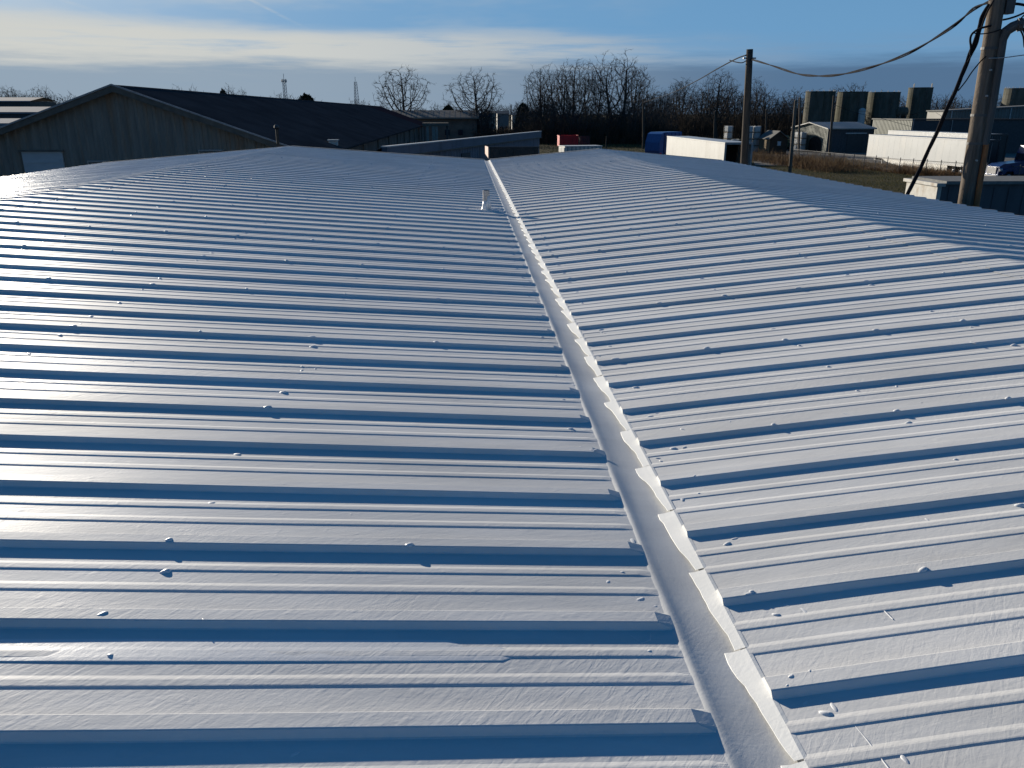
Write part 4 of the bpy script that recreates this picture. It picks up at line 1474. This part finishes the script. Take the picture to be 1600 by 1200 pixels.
def wire(name, lab, pts, r, m='cable', cat='cable', n=5, strands=1, tw=0.0):
    mb = MB()
    # smooth the given points with a Catmull-Rom spline
    P = [Vector(p) for p in pts]
    out = []
    for i in range(len(P) - 1):
        p0, p1, p2, p3 = P[max(i - 1, 0)], P[i], P[i + 1], P[min(i + 2, len(P) - 1)]
        for k in range(6):
            t = k / 6
            out.append(.5 * ((2 * p1) + (p2 - p0) * t + (2 * p0 - 5 * p1 + 4 * p2 - p3) * t * t + (3 * p1 - p0 - 3 * p2 + p3) * t ** 3))
    out.append(P[-1])
    for s_ in range(strands):
        ph = 2 * pi * s_ / strands
        q = [p + (Vector((cos(ph + i * tw), 0, sin(ph + i * tw))) * r * 1.05 if strands > 1 else Vector((0, 0, 0))) for i, p in enumerate(out)]
        mb.tube(q, r, n)
    o = mb.build(name, M[m], smooth=True)
    return tag(o, lab, cat)


PA = at(1172, 92, P1Y)
PB = at(1548, 2, BPY)
wire('overhead_cable', 'thick sagging cable slung between the two wooden utility poles', [PA] + [at_plane(x, y, PA, PB) for x, y in ((1205, 102), (1245, 115), (1275, 118.5), (1310, 117), (1360, 105.5), (1420, 83), (1485, 44), (1520, 15))] + [PB], .019, strands=2, tw=.5)
PC = Vector((u5t.x, u5t.y, u5t.z - .4))
span = [PA + (PC - PA) * t - Vector((0, 0, 1.6 * 4 * t * (1 - t))) for t in [k / 8 for k in range(9)]]
PA2 = at(1166, 86, P1Y)
PD = at(1005, 160, 150)
wire('overhead_cable', 'cable running down left from the middle pole towards the trees', [PA2] + [at_plane(x, y, PA2, PD) for x, y in ((1150, 92), (1120, 108), (1085, 128), (1045, 147))] + [PD], .03)
wire('slack_cable', 'short slack loop hanging left of the middle pole top', [at(1167, 94, P1Y), at(1160, 98, P1Y), at(1150, 97, P1Y + .5), at(1140, 94, P1Y + 1.5)], .022)
_r = ray(1419, 300)
eave_pt = Vector((0, 0, HC)) + _r * ((XER - .02) / _r.x)
eave_pt.z = ZER + .02
pl = Vector((foot.x, foot.y, 0)) + dz * topz
DA = at(1546, 8, BPY - .1); DB = eave_pt
wire('service_drop', 'thick black cable bundle dropping from the big pole to the roof edge', [DA, at(1534, 28, BPY), at(1529, 50, BPY), at(1518, 78, BPY + .05), at(1511, 97, BPY + .1), at(1499, 128, BPY + .18), at(1481, 168, BPY + .35), at(1461, 213, BPY + .55), at(1440, 258, BPY + .75), DB], .024, strands=3, tw=.25, n=6)
wire('drip_loop', 'black cable loop bulging left beside the big pole', [at(1549, 40, BPY - .15), at(1530, 45, BPY - .1), at(1519, 53, BPY), at(1516, 62, BPY), at(1517, 74, BPY), at(1516, 86, BPY)], .022)
wire('drip_loop', 'second black cable curving down close to the big pole', [at(1553, 0, BPY - .2), at(1542, 20, BPY - .15), at(1532, 48, BPY - .05), at(1527, 68, BPY), at(1519, 84, BPY), at(1512, 97, BPY)], .017)
wire('thin_wire', 'thin wire crossing the front of the big pole', [at(1519, 51, BPY - .2), at(1532, 53, BPY - .2), at(1548, 51, BPY - .25), at(1564, 46, BPY - .2)], .012)
wire('thin_wire', 'thin slack wire peeling off left below the crossing wire', [at(1541, 88, BPY - .2), at(1533, 95, BPY - .1), at(1519, 112, BPY), at(1509, 127, BPY + .1), at(1497, 142, BPY + .2)], .013)
wire('guy_strand', 'bare grey strand wrapped around the big pole going right', [at(1545, 91, BPY - .25), at(1569, 90, BPY - .22), at(1600, 86, BPY - .3), at(1700, 74, BPY - .6)], .010, 'grey_wire')
wire('overhead_cable', 'thick cable leaving the big pole at the top right corner', [at(1565, 5, BPY), at(1582, 6, BPY), at(1600, 8, BPY), at(1660, 22, BPY - .4)], .028)
wire('overhead_cable', 'cable rising right from the big pole above the weatherhead', [at(1567, 31, BPY), at(1580, 28, BPY), at(1600, 20, BPY), at(1660, -10, BPY - .6)], .02)
wire('overhead_cable', 'thin cable rising steeply right from the weatherhead', [at(1587, 37, BPY - .2), at(1593, 31, BPY - .2), at(1600, 24, BPY - .3), at(1640, -14, BPY - .6)], .014)
for i, (dx, lab) in enumerate(((0, 'leftmost black lead drooping from the weatherhead'), (4, 'middle black lead drooping from the weatherhead'), (8, 'rightmost black lead drooping from the weatherhead'))):
    wire('weatherhead_lead', lab, [at(1592 + dx * .3, 41, BPY - .2), at(1595 + dx, 48, BPY - .2), at(1599 + dx, 58, BPY - .2), at(1601 + dx * 1.5, 74, BPY - .2), at(1606 + dx * 2, 66, BPY - .2), at(1616 + dx * 2, 40, BPY - .2)], .017)
wire('overhead_wire', 'thin far wire between the workshop pole and the silos', [u3t - Vector((0, 0, 1.2)), at(1345, 178, 135), at(1400, 186, 145), at(1445, 172, 150)], .03)
GA = at(1384, 196, 96); GB = at(1345, 300, 40)
# ------------------------------------------------------------------ chain link fence
fa, fb = Vector((gx(1243, 112), 112, 0)), Vector((gx(1418, 86.5), 86.5, 0))
fc = Vector((gx(1640, 72), 72, 0))
fe = thing('chain_link_fence', 'chain link fence with thin posts in front of the gravel yard', 'fence')
nposts = 0
FH = 1.5
wm = MB()
for (P, Q, n_) in ((fa, fb, 11), (fb, fc, 9)):
    for k in range(n_ + (0 if P is fa else 1)):
        p = P + (Q - P) * (k / n_)
        MB().tube([(p.x, p.y, 0), (p.x, p.y, FH + .18)], .045, 6).build('post', M['chain'], fe)
    d_ = Q - P
    MB().tube([P + Vector((0, 0, FH)), Q + Vector((0, 0, FH))], .028, 5).build('top_rail', M['chain'], fe)
    L_ = d_.length; u_ = d_.normalized()
    stp = .28
    for k in range(int((L_ + FH) / stp)):
        for sg in (1, -1):
            s0 = k * stp - (FH if sg > 0 else 0)
            s1 = s0 + FH if sg > 0 else s0 - FH
            z0, z1 = .03, FH
            a0, a1 = s0, s1
            # clip to the panel length
            t0, t1 = 0.0, 1.0
            if a1 != a0:
                for lim, isup in ((0, False), (L_, True)):
                    t = (lim - a0) / (a1 - a0)
                    inc = a1 > a0
                    if (inc and isup) or (not inc and not isup):
                        t1 = min(t1, t)
                    else:
                        t0 = max(t0, t)
            if t1 <= t0:
                continue
            A_ = P + u_ * (a0 + (a1 - a0) * t0) + Vector((0, 0, z0 + (z1 - z0) * t0))
            B2 = P + u_ * (a0 + (a1 - a0) * t1) + Vector((0, 0, z0 + (z1 - z0) * t1))
            wm.tube([A_, B2], .006, 3, cap=False)
wm.build('wire_mesh', M['chain'], fe, kind='stuff')


# ------------------------------------------------------------------ trees
def gen_tree(seed, H, base, cz, rz, rx, n_att=700, step=.42, tip=.03, stems=1, lean=.0, fan=.35, twigs=3):
    """branches grown towards points scattered through the crown (space colonisation)"""
    import numpy as np
    rs = np.random.RandomState(seed)
    u = rs.normal(size=(n_att, 3)); u /= np.linalg.norm(u, axis=1)[:, None]
    rad = rs.uniform(.12, 1, n_att) ** .5
    # lobed outline
    az = np.arctan2(u[:, 1], u[:, 0])
    lob = 1 + .16 * np.sin(az * 3 + rs.uniform(0, 6)) * np.cos(u[:, 2] * 3 + rs.uniform(0, 6)) + .10 * np.sin(az * 5 + u[:, 2] * 4)
    att = u * (rad * lob)[:, None] * np.array([rx, rx, rz]) * H + np.array([0, 0, cz * H])
    att = att[att[:, 2] > base * H * .8]
    nodes, par = [], []
    for k in range(stems):
        a0 = 6.28 * k / stems + rs.uniform(-.5, .5)
        p = np.array([cos(a0), sin(a0), 0]) * (.25 if stems > 1 else 0)
        d = np.array([cos(a0) * fan if stems > 1 else rs.normal(0, .04), sin(a0) * fan if stems > 1 else rs.normal(0, .04), 1.0])
        d /= np.linalg.norm(d)
        nodes.append(p); par.append(-1)
        while nodes[-1][2] < base * H:
            d = d + rs.normal(0, .05, 3) * np.array([1, 1, .2]); d /= np.linalg.norm(d)
            nodes.append(nodes[-1] + d * step); par.append(len(nodes) - 2)
    P = np.array(nodes)
    par = list(par)
    near = np.full(len(att), 1e9); idx = np.zeros(len(att), int)
    new0 = 0
    for it in range(120):
        if len(att) == 0 or len(P) > 5200:
            break
        Q = P[new0:]
        dd = np.linalg.norm(att[:, None, :] - Q[None, :, :], axis=2)
        m = dd.argmin(1); mv = dd[np.arange(len(att)), m]
        b = mv < near
        near[b] = mv[b]; idx[b] = m[b] + new0
        new0 = len(P)
        keep = near > step * 1.15
        att, near, idx = att[keep], near[keep], idx[keep]
        if len(att) == 0:
            break
        dv = att - P[idx]; dv /= np.linalg.norm(dv, axis=1)[:, None]
        acc = {}
        for q, v in zip(idx, dv):
            acc[q] = acc.get(q, 0) + v
        add, addp = [], []
        full = [q for q in acc if sum(1 for t in par if t == q) >= 3]
        if full:
            keep = ~np.isin(idx, full)
            att, near, idx = att[keep], near[keep], idx[keep]
        for q, v in acc.items():
            if q in full:
                continue
            v = v / (np.linalg.norm(v) + 1e-9)
            if par[q] >= 0:
                w = P[q] - P[par[q]]
                v = v + .75 * w / (np.linalg.norm(w) + 1e-9)
            v = v + rs.normal(0, .06, 3) + np.array([0, 0, .06])
            v /= np.linalg.norm(v)
            add.append(P[q] + v * step); addp.append(q)
        if not add:
            break
        P = np.vstack([P, add]); par += addp
    n = len(P)
    kids = [[] for _ in range(n)]
    for i_ in range(n):
        if par[i_] >= 0:
            kids[par[i_]].append(i_)
    e = 2.12
    r = np.zeros(n)
    for i_ in range(n - 1, -1, -1):
        r[i_] = tip ** e if not kids[i_] else sum(r[k] for k in kids[i_])
    rr_ = np.minimum(r ** (1 / e), .036 * H)
    trunk, crown = MB(), MB()
    lim = rr_.max() * .42
    for i_ in range(n):
        starts = kids[i_] if par[i_] >= 0 else [i_]
        if par[i_] >= 0 and len(kids[i_]) < 2:
            continue
        for s_ in starts:
            ch = [i_] if par[i_] >= 0 else []
            c = s_
            while True:
                ch.append(c)
                if len(kids[c]) != 1:
                    break
                c = kids[c][0]
            if len(ch) < 2:
                continue
            big = rr_[ch[1]] > lim
            rads = [min(rr_[q], rr_[ch[1]] * 1.15) for q in ch]
            sides = 8 if big else (5 if rr_[ch[1]] > tip * 2.5 else 3)
            (trunk if big else crown).tube([P[q] for q in ch], rads, sides, cap=False)
    for i_ in range(n):
        if kids[i_] and (rr_[i_] > tip * 2 or rs.rand() > .25):
            continue
        w = P[i_] - P[par[i_]]
        for _ in range(twigs):
            d = Vector(w / np.linalg.norm(w) + rs.normal(0, .45, 3)).normalized()
            a_ = Vector(P[i_]); L_ = step * rs.uniform(1.0, 2.2)
            mid = a_ + d * L_ * .5 + Vector(rs.normal(0, .05, 3))
            crown.tube([a_, mid, a_ + d * L_ + Vector((0, 0, .1 * L_))], [tip * .8, tip * .62, tip * .4], 3, cap=False)
    top = max(v_[2] for v_ in crown.v)
    wid = sorted(abs(v_[0]) for v_ in crown.v)[int(len(crown.v) * .985)]
    return trunk, crown, top, wid


TREES = {}


def tree_kind(key, m, **kw):
    tr_, cr_, top, wid = gen_tree(**kw)
    TREES[key] = (tr_.mesh('trunk', M[m]), cr_.mesh('crown', M[m]), top, wid)


tree_kind('spread', 'bark', seed=3, H=17, base=.24, cz=.64, rz=.36, rx=.36, n_att=640, step=.45, tip=.032)
tree_kind('spread2', 'bark', seed=8, H=17, base=.18, cz=.62, rz=.38, rx=.37, n_att=640, step=.45, tip=.032, stems=2)
tree_kind('tall', 'bark', seed=12, H=20, base=.2, cz=.62, rz=.38, rx=.27, n_att=1250, step=.45, tip=.028)
tree_kind('tall2', 'bark', seed=17, H=20, base=.16, cz=.62, rz=.38, rx=.31, n_att=1350, step=.45, tip=.028, stems=2, fan=.25)
tree_kind('slim', 'bark_far', seed=23, H=15, base=.2, cz=.62, rz=.38, rx=.2, n_att=600, step=.42, tip=.031)
tree_kind('round', 'bark', seed=31, H=12, base=.2, cz=.62, rz=.38, rx=.4, n_att=700, step=.36, tip=.028)
tree_kind('bushy', 'bark_far', seed=37, H=9, base=.06, cz=.5, rz=.5, rx=.38, n_att=520, step=.34, tip=.032, stems=4, fan=.5)
print('tree tris', {k: (len(v_[0].polygons), len(v_[1].polygons), round(v_[2], 1), round(v_[3], 1)) for k, v_ in TREES.items()})


def plant_tree(key, px, Y, ytop, lab, group=None, wpx=None, rz=None, name='bare_tree'):
    tm, cm, top, wid = TREES[key]
    h = gz(ytop, Y)
    s = h / top
    sw = s
    if wpx:
        sw = (gx(728 + wpx / 2, Y) - gx(728, Y)) / wid
    o = thing(name, lab, 'tree', (gx(px, Y), Y, 0), rf.uniform(0, 6.28) if rz is None else rz, group)
    o.scale = (sw, sw, s)
    a = bpy.data.objects.new('trunk', tm); COL.objects.link(a); a.parent = o
    a = bpy.data.objects.new('crown', cm); COL.objects.link(a); a.parent = o
    return o


plant_tree('spread', 629, 205, 99, 'bare spreading tree right of the radio towers', wpx=84, rz=.4)
plant_tree('spread2', 742, 205, 104, 'bare spreading tree left of the dense tree clump', wpx=88, rz=1.9)
clump = 'tall bare trees in the dark clump'
for px, Y, yt, k, wp, lab in ((845, 186, 99, 'tall', 62, 'leftmost bare tree of the tall dark clump'), (872, 190, 94, 'tall2', 66, 'second bare tree from the left in the tall clump'),
                              (898, 196, 89, 'tall', 70, 'bare tree in the middle of the tall clump'), (925, 192, 97, 'tall2', 60, 'bare tree filling the gap beside the tallest one'),
                              (962, 186, 74, 'tall2', 96, 'tallest bare tree at the right of the dark clump'), (992, 198, 100, 'tall', 55, 'rightmost bare tree of the tall clump')):
    plant_tree(k, px, Y, yt, lab, clump, wp)
plant_tree('tall', 1122, 205, 104, 'single tall bare tree behind the middle utility pole', None, 58)
plant_tree('round', 1331, 215, 124, 'round dark bare tree rising behind the second silo', None, 62)
plant_tree('spread2', 1240, 225, 133, 'low spreading bare tree just left of the silos', None, 70)
rt = random.Random(77)
LABR = 'dark bare tree in the dense treeline at the back right'
for i in range(62):
    px = 1000 + i * 10.4 + rt.uniform(-6, 6)
    yt = rt.gauss(146, 6) if px > 1200 else rt.gauss(137, 10)
    if 1050 < px < 1200:
        yt -= 4
    if 1200 < px < 1240:
        yt = max(yt, 148)
    plant_tree(rt.choice(('slim', 'slim', 'bushy', 'tall')), px, rt.uniform(215, 270), yt, LABR, 'treeline at the back right', rt.uniform(28, 48))
LABM = 'low bare tree in the undergrowth around the tall clump'
for i in range(26):
    px = 826 + i * 8.5 + rt.uniform(-5, 5)
    plant_tree(rt.choice(('bushy', 'bushy', 'slim')), px, rt.uniform(176, 205), rt.gauss(152, 10), LABM, 'undergrowth trees around the clump', rt.uniform(32, 52))
LABL = 'distant bare tree above the low warehouses at left'
for i in range(14):
    px = -20 + i * 12 + rt.uniform(-4, 4)
    plant_tree(rt.choice(('slim', 'bushy', 'spread')), px, rt.uniform(230, 280), rt.gauss(137 if px < 90 else 146, 5), LABL, 'trees above the low warehouses', rt.uniform(26, 40))
LABB = 'small distant tree showing above the dark warehouse ridge'
for i in range(27):
    px = 285 + i * 12 + rt.uniform(-6, 6)
    if 505 < px < 535:
        continue
    rid = 133 + (px - 182) * .083
    plant_tree(rt.choice(('bushy', 'round', 'bushy', 'slim')), px, rt.uniform(260, 330), rid - abs(rt.gauss(7, 5)), LABB, 'trees above the warehouse ridge', rt.uniform(20, 34))
LABC = 'small distant tree behind the houses in the centre'
for i in range(20):
    px = 600 + i * 12 + rt.uniform(-5, 5)
    plant_tree(rt.choice(('bushy', 'round')), px, rt.uniform(330, 420), rt.gauss(164, 4), LABC, 'trees behind the centre houses', rt.uniform(18, 34))


plant_tree('bushy', 752, 198, 146, 'bushy dark tree in front of the second spreading tree', None, 40)
plant_tree('bushy', 765, 200, 156, 'low bushy tree right of the second spreading tree', None, 30)


# evergreen mounds
def evergreen_mesh(seed):
    rnd = random.Random(seed)
    mb = MB()
    for i in range(900):
        z = rnd.uniform(.08, 1)
        r = sqrt(max(0, 1 - z ** 2)) * .5 * rnd.uniform(.55, 1.05)
        a_ = rnd.uniform(0, 6.28)
        c = Vector((r * cos(a_), r * sin(a_), z))
        s_ = rnd.uniform(.04, .1)
        for _ in range(2):
            u = Vector((rnd.gauss(0, 1), rnd.gauss(0, 1), rnd.gauss(0, 1))).normalized() * s_
            w_ = Vector((rnd.gauss(0, 1), rnd.gauss(0, 1), rnd.gauss(0, 1))).normalized() * s_
            mb.add([c - u, c + w_, c + u], [(0, 1, 2)])
    return mb.mesh('crown', M['evergreen'])


EG = [evergreen_mesh(1), evergreen_mesh(2)]
tk = MB().tube([(0, 0, 0), (0, 0, .5)], [.05, .03], 6).mesh('trunk', M['bark'])
for px, Y, yt, wp, lab in (
                           (818, 240, 163, 30, 'dark evergreen left of the tall clump'), (352, 300, 142, 20, 'small round evergreen above the warehouse ridge'), (700, 260, 166, 30, 'evergreen mound behind the tan roof'),
                           (480, 300, 149, 40, 'dark broad evergreen between the two radio towers')):
    o = thing('evergreen_tree', lab, 'tree', (gx(px, Y), Y, 0), rf.uniform(0, 6))
    h = gz(yt, Y); ww = (gx(728 + wp / 2, Y) - gx(728, Y)) / .5
    o.scale = (ww, ww, h)
    for nm, me in (('trunk', tk), ('crown', EG[len(lab) % 2])):
        a = bpy.data.objects.new(nm, me); COL.objects.link(a); a.parent = o


# tangled brush, scrub and grass
def brush(name, lab, n, region, hfun, m, seed, r=.02, lean=.35, seg=2, forks=2):
    rnd = random.Random(seed)
    mb = MB()
    for i in range(n):
        x, y = region(rnd)
        h = hfun(rnd, x, y)
        p = Vector((x, y, 0))
        d_ = Vector((rnd.gauss(0, lean), rnd.gauss(0, lean), 1)).normalized()
        q = p + d_ * h * .55
        mb.tube([p, q], [r, r * .8], 3, cap=False)
        for _ in range(forks):
            d2 = (d_ + Vector((rnd.gauss(0, .45), rnd.gauss(0, .45), rnd.gauss(0, .15)))).normalized()
            st_ = p + d_ * h * rnd.uniform(.25, .55)
            mb.tube([st_, st_ + d2 * h * rnd.uniform(.25, .55)], [r * .75, r * .35], 3, cap=False)
    o = mb.build(name, M[m], kind='stuff')
    return tag(o, lab, 'brush', kind='stuff')


brush('thicket', 'dark tangled brush at the foot of the tall tree clump', 5200, lambda q: (gx(q.uniform(822, 1035), 186) + q.gauss(0, 1), q.uniform(172, 208)), lambda q, x, y: q.uniform(2.0, 7.5), 'dark_brush', 5, .035, .3)
brush('thicket', 'low dark brush in front of the far houses', 1500, lambda q: ((lambda Y: (gx(q.uniform(742, 842), Y), Y))(q.uniform(188, 222))), lambda q, x, y: q.uniform(1.2, 4.2), 'dark_brush', 15, .035, .35)
brush('thicket', 'dark tangled brush below the treeline behind the yards at right', 9000, lambda q: ((lambda Y: (gx(q.uniform(1005, 1660), Y), Y))(q.uniform(205, 285))), lambda q, x, y: q.uniform(2.5, 9.5), 'dark_brush', 6, .045, .22)
brush('weeds', 'dry brown weeds and stalks along the chain link fence', 11000, lambda q: ((lambda t, o_: ((fa + (fb - fa) * t).x + o_ * .3, (fa + (fb - fa) * t).y - o_))(q.uniform(-.12, 1.12), q.uniform(0, 15) - .6)), lambda q, x, y: q.uniform(.5, 1.8) * (.6 + .4 * sin(x * .9) * sin(x * .31 + y * .2)), 'twig_brown', 7, .016, .45)
brush('weeds', 'dry brown weeds behind the open white trailer', 2200, lambda q: (gx(q.uniform(1180, 1245), 110), q.uniform(88, 122)), lambda q, x, y: q.uniform(.4, 1.9), 'twig_brown', 8, .018, .45)
brush('rough_grass', 'rough olive grass between the roof edge and the fence', 5200, lambda q: ((lambda Y: (gx(q.uniform(1150, 1450), Y), Y))(q.uniform(62, 100))), lambda q, x, y: q.uniform(.08, .3), 'grass', 9, .012, .5, forks=3)
brush('rough_grass', 'rough olive grass strip below the dark brush', 2600, lambda q: ((lambda Y: (gx(q.uniform(840, 1020), Y), Y))(q.uniform(128, 172))), lambda q, x, y: q.uniform(.1, .4), 'grass', 10, .018, .5, forks=3)

# ------------------------------------------------------------------ far houses, cars, towers
for i, (px0, px1, Y, ye, yr, m, lab) in enumerate(((777, 795, 260, 177.5, 173, 'house_white', 'far white house with pale wall left of the tall clump'), (745, 768, 240, 183, 177, 'brown_wall', 'far brown house right of the tan roofed building'),
                                                   (800, 815, 300, 180, 176, 'cream', 'far cream house behind the parked cars'), (822, 842, 290, 177, 173.5, 'house_white', 'far white house half hidden by the clump edge'),
                                                   (757, 774, 330, 176, 173, 'cream', 'farthest cream house below the evergreen shrub'))):
    x0, x1 = gx(px0, Y), gx(px1, Y)
    ze, zr = gz(ye, Y), gz(yr, Y)
    h = thing('house', lab, 'house', (x0, Y, 0), 0, 'far houses in the centre')
    L_ = x1 - x0
    MB().box(0, L_, 0, .2, 0, ze - .02).build('front_wall', M[m], h)
    MB().prism([(.2, 0), (7, 0), (7, ze - .05), (3.6, zr - .1), (.2, ze - .05)], 'x', 0, .2).build('side_wall', M[m], h)
    MB().prism([(.2, 0), (7, 0), (7, ze - .05), (3.6, zr - .1), (.2, ze - .05)], 'x', L_ - .2, L_).build('side_wall', M[m], h)
    MB().add([(-.3, -.4, ze), (L_ + .3, -.4, ze), (L_ + .3, 3.6, zr), (-.3, 3.6, zr), (-.3, 7.5, ze), (L_ + .3, 7.5, ze)], [(0, 1, 2, 3), (3, 2, 5, 4)]).build('roof', M['dark_roof'] if i % 2 else M['shed_roof'], h)
    for k in range(2):
        MB().box(L_ * (.2 + .45 * k), L_ * (.2 + .45 * k) + .9, -.04, -.001, 1, 2.2).build('window', M['glass'], h)
    MB().box(L_ * .47, L_ * .47 + .8, -.05, -.001, 0, 2.1).build('door', M['dark_trim'], h)


def make_car(loc, rz, m, lab):
    c = thing('parked_car', lab, 'car', loc, rz, 'cars parked in the far lot')
    MB().prism([(0, .35), (4.3, .35), (4.35, .75), (4.1, .95), (3.2, 1.0), (1.1, 1.0), (.1, .92), (-.05, .6)], 'y', 0, 1.75).build('body', M[m], c)
    MB().prism([(.9, 1.0), (3.3, 1.0), (2.7, 1.45), (1.4, 1.47)], 'y', .1, 1.65).build('cabin', M['glass'], c)
    MB().prism([(1.35, 1.47), (2.75, 1.45), (2.6, 1.52), (1.5, 1.53)], 'y', .12, 1.63).build('roof', M[m], c)
    for x in (.8, 3.45):
        for y in (.1, 1.65):
            wheel_x(c, x, y, .33, .22)
    return c


for px, Y, m, rz, lab in ((778, 232, 'white_paint', .2, 'white car parked leftmost in the far lot'), (815, 226, 'white_paint', 1.3, 'white car parked nearest the clump edge'), (790, 244, 'navy', .1, 'dark blue car parked behind the white cars'),
                          (829, 250, 'dirty_white', .2, 'pale car half hidden behind the clump'), (765, 250, 'dark_red', 1.2, 'dark red car near the brown house')):
    make_car((gx(px, Y), Y, .01), rz, m, lab)


def lattice(px, ybase, ytop, Y, w, lab, platform, taper=.5):
    o = thing('radio_tower', lab, 'tower', (gx(px, Y), Y, 0), .3)
    zt = gz(ytop, Y)
    mb = MB()
    n = 14
    cs = [(cos(a_), sin(a_)) for a_ in (pi / 2, pi / 2 + 2.094, pi / 2 + 4.189)]

    def P(k, t):
        ww = w * (1 - t * (1 - taper))
        return Vector((cs[k][0] * ww, cs[k][1] * ww, zt * t))
    for k in range(3):
        mb.tube([P(k, 0), P(k, 1)], .16, 4)
    mb.build('legs', M['lamp_grey'], o)
    br = MB()
    for i in range(n):
        for k in range(3):
            br.tube([P(k, i / n), P((k + 1) % 3, (i + 1) / n)], .09, 3, cap=False)
            br.tube([P(k, i / n), P((k + 1) % 3, i / n)], .08, 3, cap=False)
    br.build('bracing', M['lamp_grey'], o, kind='stuff')
    hd_ = MB()
    if platform:
        hd_.tube([(0, 0, zt - 1.4), (0, 0, zt - 1.2)], w * .9, 8)
        for k in range(6):
            a_ = k * 1.047
            hd_.box(w * .95 * cos(a_) - .2, w * .95 * cos(a_) + .2, w * .95 * sin(a_) - .2, w * .95 * sin(a_) + .2, zt - 1.9, zt - .3)
    hd_.tube([(0, 0, zt), (0, 0, zt + 3)], .12, 4)
    hd_.build('antenna_head', M['lamp_grey'], o)


lattice(448, 160, 124, 520, 1.5, 'radio tower with antenna platform above the warehouse ridge', True, .7)
lattice(558, 165, 128, 560, 2.6, 'slim lattice radio tower right of the platform tower', False, .35)
